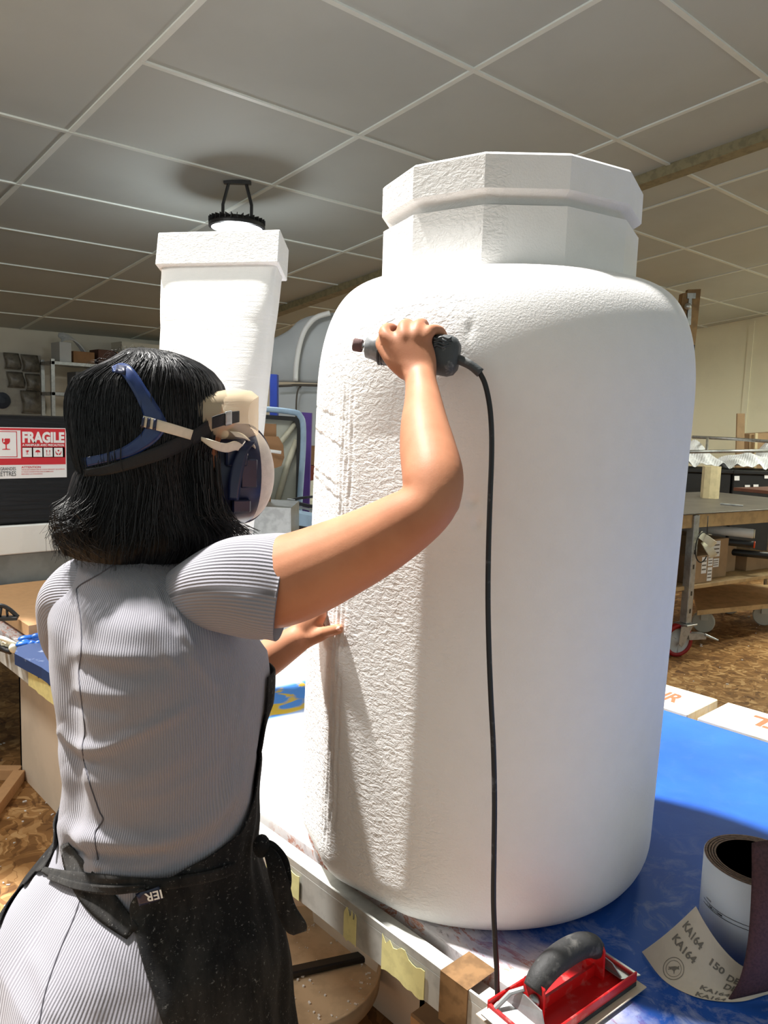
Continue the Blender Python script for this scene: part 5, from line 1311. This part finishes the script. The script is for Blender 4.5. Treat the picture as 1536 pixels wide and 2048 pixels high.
for (a, c) in ((.20, .03), (1.93, .03), (-1.1, .03), (.18, 1.1), (1.93, 1.1)):
    b = B(); rb(b, a-.028, a+.028, c-.028, c+.028, .23, .962, 0, .004)
    for zz in (.3, .42, .6, .7): rb(b, a-.008, a+.008, c-.0285, c+.0285, zz, zz+.03, 1, 0)
    b.build('leg', ['steel', 'black'], t)
    w = P_(a-.02, c, .0); ax_ = VD*.96-VR*.28
    b = B(); b.box(P_(a, c, .222), (.11, .11, .012), rz, 0, .002)
    vv = np.cross(ax_, UZ); vv /= np.linalg.norm(vv)
    for s_ in (-1, 1):
        q = np.array([w[0], w[1], 0])-ax_*.040*s_
        b.prism([q+UZ*.216-vv*.045, q+UZ*.216+vv*.045, q+UZ*.10+vv*.02-vv*.03, q+UZ*.075-vv*.030, q+UZ*.10-vv*.055], ax_*.005)
    b.prism([np.array([w[0], w[1], .165])+VR*.02-ax_*.03, np.array([w[0], w[1], .165])+VR*.14-ax_*.03, np.array([w[0], w[1], .13])+VR*.14-ax_*.03, np.array([w[0], w[1], .12])+VR*.03-ax_*.03], ax_*.06)
    b.tube([np.array([w[0], w[1], .16])+VR*.13-ax_*.03, np.array([w[0], w[1], .125])+VR*.22-ax_*.03], [.010, .006], 8)
    ck = b.build('caster_fork', 'steel', t)
    b = B(); cc_ = np.array([w[0], w[1], .112])-vv*.0-VR*.035; b.lathe([(.085, -.022), (.108, -.022), (.112, -.015), (.112, .015), (.108, .022), (.085, .022)], cc_, 48, axis=ax_, closed=True); b.build('tyre', 'redtyre', ck, True)
    b = B(); b.lathe([(0, -.026), (.02, -.026), (.022, -.018), (.086, -.014), (.088, -.020), (.090, .020), (.086, .014), (.022, .018), (0, .026)], cc_, 40, axis=ax_)
    for k in range(3):
        an = k*2.1+.5; e1 = np.cross(ax_, UZ); e1 /= np.linalg.norm(e1); b.box(cc_-ax_*.016+(e1*math.cos(an)+UZ*math.sin(an))*.05, (.004, .004, .004)); b.tube([cc_-ax_*.016+(e1*math.cos(an)+UZ*math.sin(an))*.02, cc_-ax_*.016+(e1*math.cos(an)+UZ*math.sin(an))*.085], .003, 6)
    b.build('wheel_hub', 'grey', ck, True)
# things on it
c = onz(1419, 996, .976); b = B(); b.lathe([(.072, .976), (.072, 1.235), (.066, 1.235), (.066, .976)], c*np.array([1, 1, 0]), 9, closed=True); o = b.build('wooden_tube', 'birch'); tag(o, 'pale faceted wooden tube standing on the steel table', 'tube')
p, q = onz(1441, 1009, .976), onz(1486, 1013, .976); b = B(); v = q-p; b.box((p+q)/2+UZ*.006, (np.linalg.norm(v), .02, .010), math.atan2(v[1], v[0]), 0, .001); o = b.build('steel_bar', 'steel'); tag(o, 'short steel bar lying on the steel table', 'bar')
b = B(); p = onz(1520, 980, 1.0); b.box(p*np.array([1, 1, 0])+ux*.4+UZ*.9925, (1.0, .4, .03), rz, 0, .002); o = b.build('dark_board', mat('dark_red_board', S(98, 60, 48), .5)); tag(o, 'thin dark board lying at the far right of the steel table', 'board')
# cartons on the shelf
ZS = .479
def carton(a, c, w, dp, h, lab, labels=(), m='card', text=None, rot=0):
    t = thing('carton', lab, 'box', tuple(P_(a+w/2, c+dp/2, ZS)), 'cartons on the table shelf')
    b = B(); rb(b, a, a+w, c, c+dp, ZS+.001, ZS+h, 0, .002); b.build('box', m, t)
    if labels:
        b = B()
        for (x0, x1, z0, z1) in labels:
            rb(b, a+w*x0, a+w*x1, c-.0015, c-.0005, ZS+h*z0, ZS+h*z1, 0, 0)
            for k in range(3): rb(b, a+w*(x0+.08*(x1-x0)), a+w*(x1-.1*(x1-x0)), c-.002, c-.0015, ZS+h*(z0+(z1-z0)*(.2+.25*k)), ZS+h*(z0+(z1-z0)*(.29+.25*k)), 1, 0)
        b.build('shipping_label', ['ptape', 'inkg'], t)
    if text:
        V, F = text_mesh(text, 1, .02); V = fit(V, .0, w*.7, 0, .035); b = B(); b.add([P_(a+w*.25+v[0], c-.001, ZS+h*.55+v[1]) for v in V], F); b.build('lettering', 'inkg', t)
carton(-.34, .06, .46, .30, .19, 'long low brown carton with dark lettering, left of the steel leg', (), 'card_d', 'AMS H')
carton(.26, .06, .24, .30, .19, 'small brown carton with two white labels beside the steel leg', ((.45, .68, .35, .95), (.74, .95, .05, .55), (.74, .95, .6, 1.0)))
carton(.56, .14, .22, .40, .28, 'taller brown carton with white labels, second from the steel leg', ((.1, .55, .55, .95), (.1, .55, .28, .5)))
carton(.84, .24, .20, .40, .24, 'plain brown carton behind the two labelled cartons', ())
carton(1.12, .20, .36, .40, .12, 'low open brown carton at the right end of the shelf', ())
t = thing('ring_binder', 'grey and white binder leaning behind the labelled carton', 'binder', tuple(P_(.32, .46, ZS)))
b = B(); rb(b, .24, .52, .42, .50, ZS+.001, ZS+.30); b.build('cover', 'greyp', t); b = B(); rb(b, .33, .38, .415, .419, ZS+.05, ZS+.28, 0, 0); rb(b, .46, .50, .415, .419, ZS+.05, ZS+.28, 0, 0); b.build('spine_label', 'ptape', t)
b = B(); rb(b, -.34, .12, .10, .34, ZS+.192, ZS+.29); o = b.build('grey_case', 'steel'); tag(o, 'flat grey case on top of the long lettered carton', 'case')
for (a, z, tl_, lab) in ((.255, .80, .3, 'upper cream tape roll hanging beside the steel leg'), (.285, .735, -.2, 'lower cream tape roll hanging beside the steel leg')):
    b = B(); b.lathe([(.034, -.024), (.060, -.024), (.060, .024), (.034, .024)], P_(a+.02, -.03, z), 32, axis=(.35, -.55, .65+tl_), closed=True); o = b.build('tape_roll', 'cream', None, False); tag(o, lab, 'tape roll', 'tape rolls hanging from the table')
b = B(); b.tube([P_(.20+.07*math.cos(a), -.05, .755+.10*math.sin(a)) for a in np.linspace(.9, 5.6, 20)], .004, 6, True); b.tube([P_(.24, -.05, .83), P_(.25, -.04, .96)], .003, 6); o = b.build('cable_loop', 'rubber', None, True); tag(o, 'dark cable loop hanging from the steel table', 'cable')
for (a, c, z, r_, m, lab, cap) in ((.86, .12, .79, .034, 'white', 'translucent white tube lying on top of the cartons', 'cream'), (.84, .10, .715, .026, 'black', 'black tube with orange end lying on the cartons', 'orange'), (1.06, .06, .62, .026, 'black', 'black tube with orange end, lower and further right', 'orange')):
    t = thing('packing_tube', lab, 'tube', tuple(P_(a, c, z))); b = B(); b.tube([P_(a-.16, c+.35, z+.01), P_(a+.10, c-.05, z)], r_, 20); b.build('tube', m, t, True)
    b = B(); b.tube([P_(a+.10, c-.05, z), P_(a+.106, c-.06, z)], [r_*.95, r_*.95], 20); b.build('end_cap', cap, t, True)
# low dolly behind
t = thing('board_dolly', 'low wooden dolly with grey casters behind the rolling table', 'dolly', tuple(P_(1.2, 1.3, 0)))
b = B(); q0 = [onz(1395, 1221, .24), onz(1545, 1207, .24), onz(1600, 1170, .24), onz(1385, 1168, .24)]; b.prism([p-UZ*.035 for p in q0], (0, 0, .035)); b.build('platform', 'ply', t)
for (x, y) in ((1418, 1218), (1540, 1206), (1470, 1185)):
    p = onz(x, y, .2); p = p+VD*.08; b = B(); b.lathe([(0, -.02), (.075, -.02), (.082, -.012), (.082, .012), (.075, .02), (0, .02)], (p[0], p[1], .083), 32, axis=VD*.9+VR*.4); b.box((p[0], p[1], .15), (.06, .05, .10), .6); b.build('caster', 'greyp', t)
# black crates with film on top, in front of the right wall
cr = []
for k, (x0, x1, lab) in enumerate(((1330, 1462, 'large black plastic crate under white film, just right of the bottle'), (1466, 1600, 'large black plastic crate with small stickers at the right picture edge'))):
    d = 8.2; t = thing('black_crate', lab, 'crate', tuple(atd((x0+x1)/2, 1000, d)*np.array([1, 1, 0])), 'black crates by the right wall')
    zt = atd(1400, 938, d)[2]; b = B()
    a = atd(x0, 960, d); c = atd(x1, 960, d); m_ = (a+c)/2; w = np.linalg.norm((c-a)[:2])
    b.box((m_[0]+VD[0]*.3, m_[1]+VD[1]*.3, (zt-.04)/2+.0), (w, .6, zt-.04), -YAW, 0, .01); b.build('tub', 'black', t)
    b = B(); b.box((m_[0]+VD[0]*.3, m_[1]+VD[1]*.3, zt-.02), (w+.03, .64, .045), -YAW, 0, .01); b.build('rim', 'black', t)
    if k == 1:
        for (x, y) in ((1474, 957), (1534, 953), (1495, 975), (1512, 974)):
            b = B(); slab(b, [(x-5, y-5), (x+5, y-5), (x+5, y+4), (x-5, y+4)], d-.008, .004); b.build('sticker', 'ptape', t)
b = B(); n = 26; G = np.zeros((60, n, 3))
for i in range(60):
    for j in range(n):
        u = i/59; v = j/(n-1); x = 1340+270*u; d = 8.25+.55*v
        hgt = .04+.20*math.sin(math.pi*v)*(.65+.5*math.sin(u*9+1)+.3*math.sin(u*23+v*6))+.035*math.sin(u*60+v*17)*math.sin(v*9+u*11)
        p = atd(x, 938, d); G[i, j] = (p[0], p[1], atd(1400, 938, 8.2)[2]+.006+max(hgt, .006))
b.shell(G, -.004); o = b.build('plastic_film', 'film'); tag(o, 'crumpled white plastic film piled on the black crates', 'plastic film')
# tubular rails
t = thing('tube_rack', 'grey steel tube rack rail above the black crates', 'rack', tuple(atd(1450, 1000, 8.0)*np.array([1, 1, 0])))
b = B(); b.tube([atd(1345, 904, 7.6), atd(1560, 901, 7.6)], .018, 10); b.tube([atd(1385, 874, 8.9), atd(1470, 878, 8.5), atd(1580, 886, 7.7)], .018, 10); b.tube([atd(1415, 876, 8.7), atd(1413, 904, 7.62)], .014, 8); b.build('rail', 'steel', t, True)
b = B()
for x in (1345, 1555): p = atd(x, 903, 7.6); b.tube([p, (p[0], p[1], 0)], .018, 8)
b.build('upright', 'steel', t, True)
plate('leaning_board', [(1475, 827), (1490, 827), (1486, 1010), (1470, 1010)], 9.0, .03, 'card', 'narrow tan board standing against the right wall', 'board')
plate('wall_carton', [(1499, 868), (1600, 862), (1600, 1010), (1495, 1010)], 9.0, .3, 'card', 'tan carton standing against the right wall', 'box')
plate('leaning_board', [(1511, 866), (1516, 866), (1510, 1008), (1505, 1008)], 8.95, .02, 'birch', 'pale strip of wood leaning on the tan carton', 'board')
# brown post with door closer
t = thing('wooden_post', 'tall brown wooden post with metal bracket reaching the ceiling at right', 'post', tuple(atd(1370, 1000, 7.9)*np.array([1, 1, 0])))
b = B(); slab(b, [(1376, 579), (1402, 578), (1396, 640), (1389, 700), (1376, 860), (1366, 1000), (1340, 1000), (1364, 700)], 7.9, .06); slab(b, [(1366, 586), (1378, 585), (1362, 720), (1348, 720)], 7.88, .10); b.build('boards', 'post', t)
b = B(); slab(b, [(1375, 586), (1392, 586), (1391, 597), (1375, 597)], 7.86, .03); slab(b, [(1378, 597), (1384, 597), (1382, 650), (1374, 650)], 7.86, .03); b.ell(atd(1376, 613, 7.84), (.035, .035, .035), None, 10); b.build('bracket', 'steel', t)
b = B(); b.tube([atd(x, y, 7.82) for x, y in ((1388, 690), (1384, 760), (1380, 800), (1376, 835), (1379, 850), (1377, 872))], .010, 8, True, 0, 4); b.build('cable', 'black', t, True)
b = B(); slab(b, [(1368, 871), (1381, 871), (1381, 884), (1368, 884)], 7.8, .10); o = b.build('orange_socket', 'orange'); tag(o, 'small orange socket box at the foot of the cable by the post', 'socket')
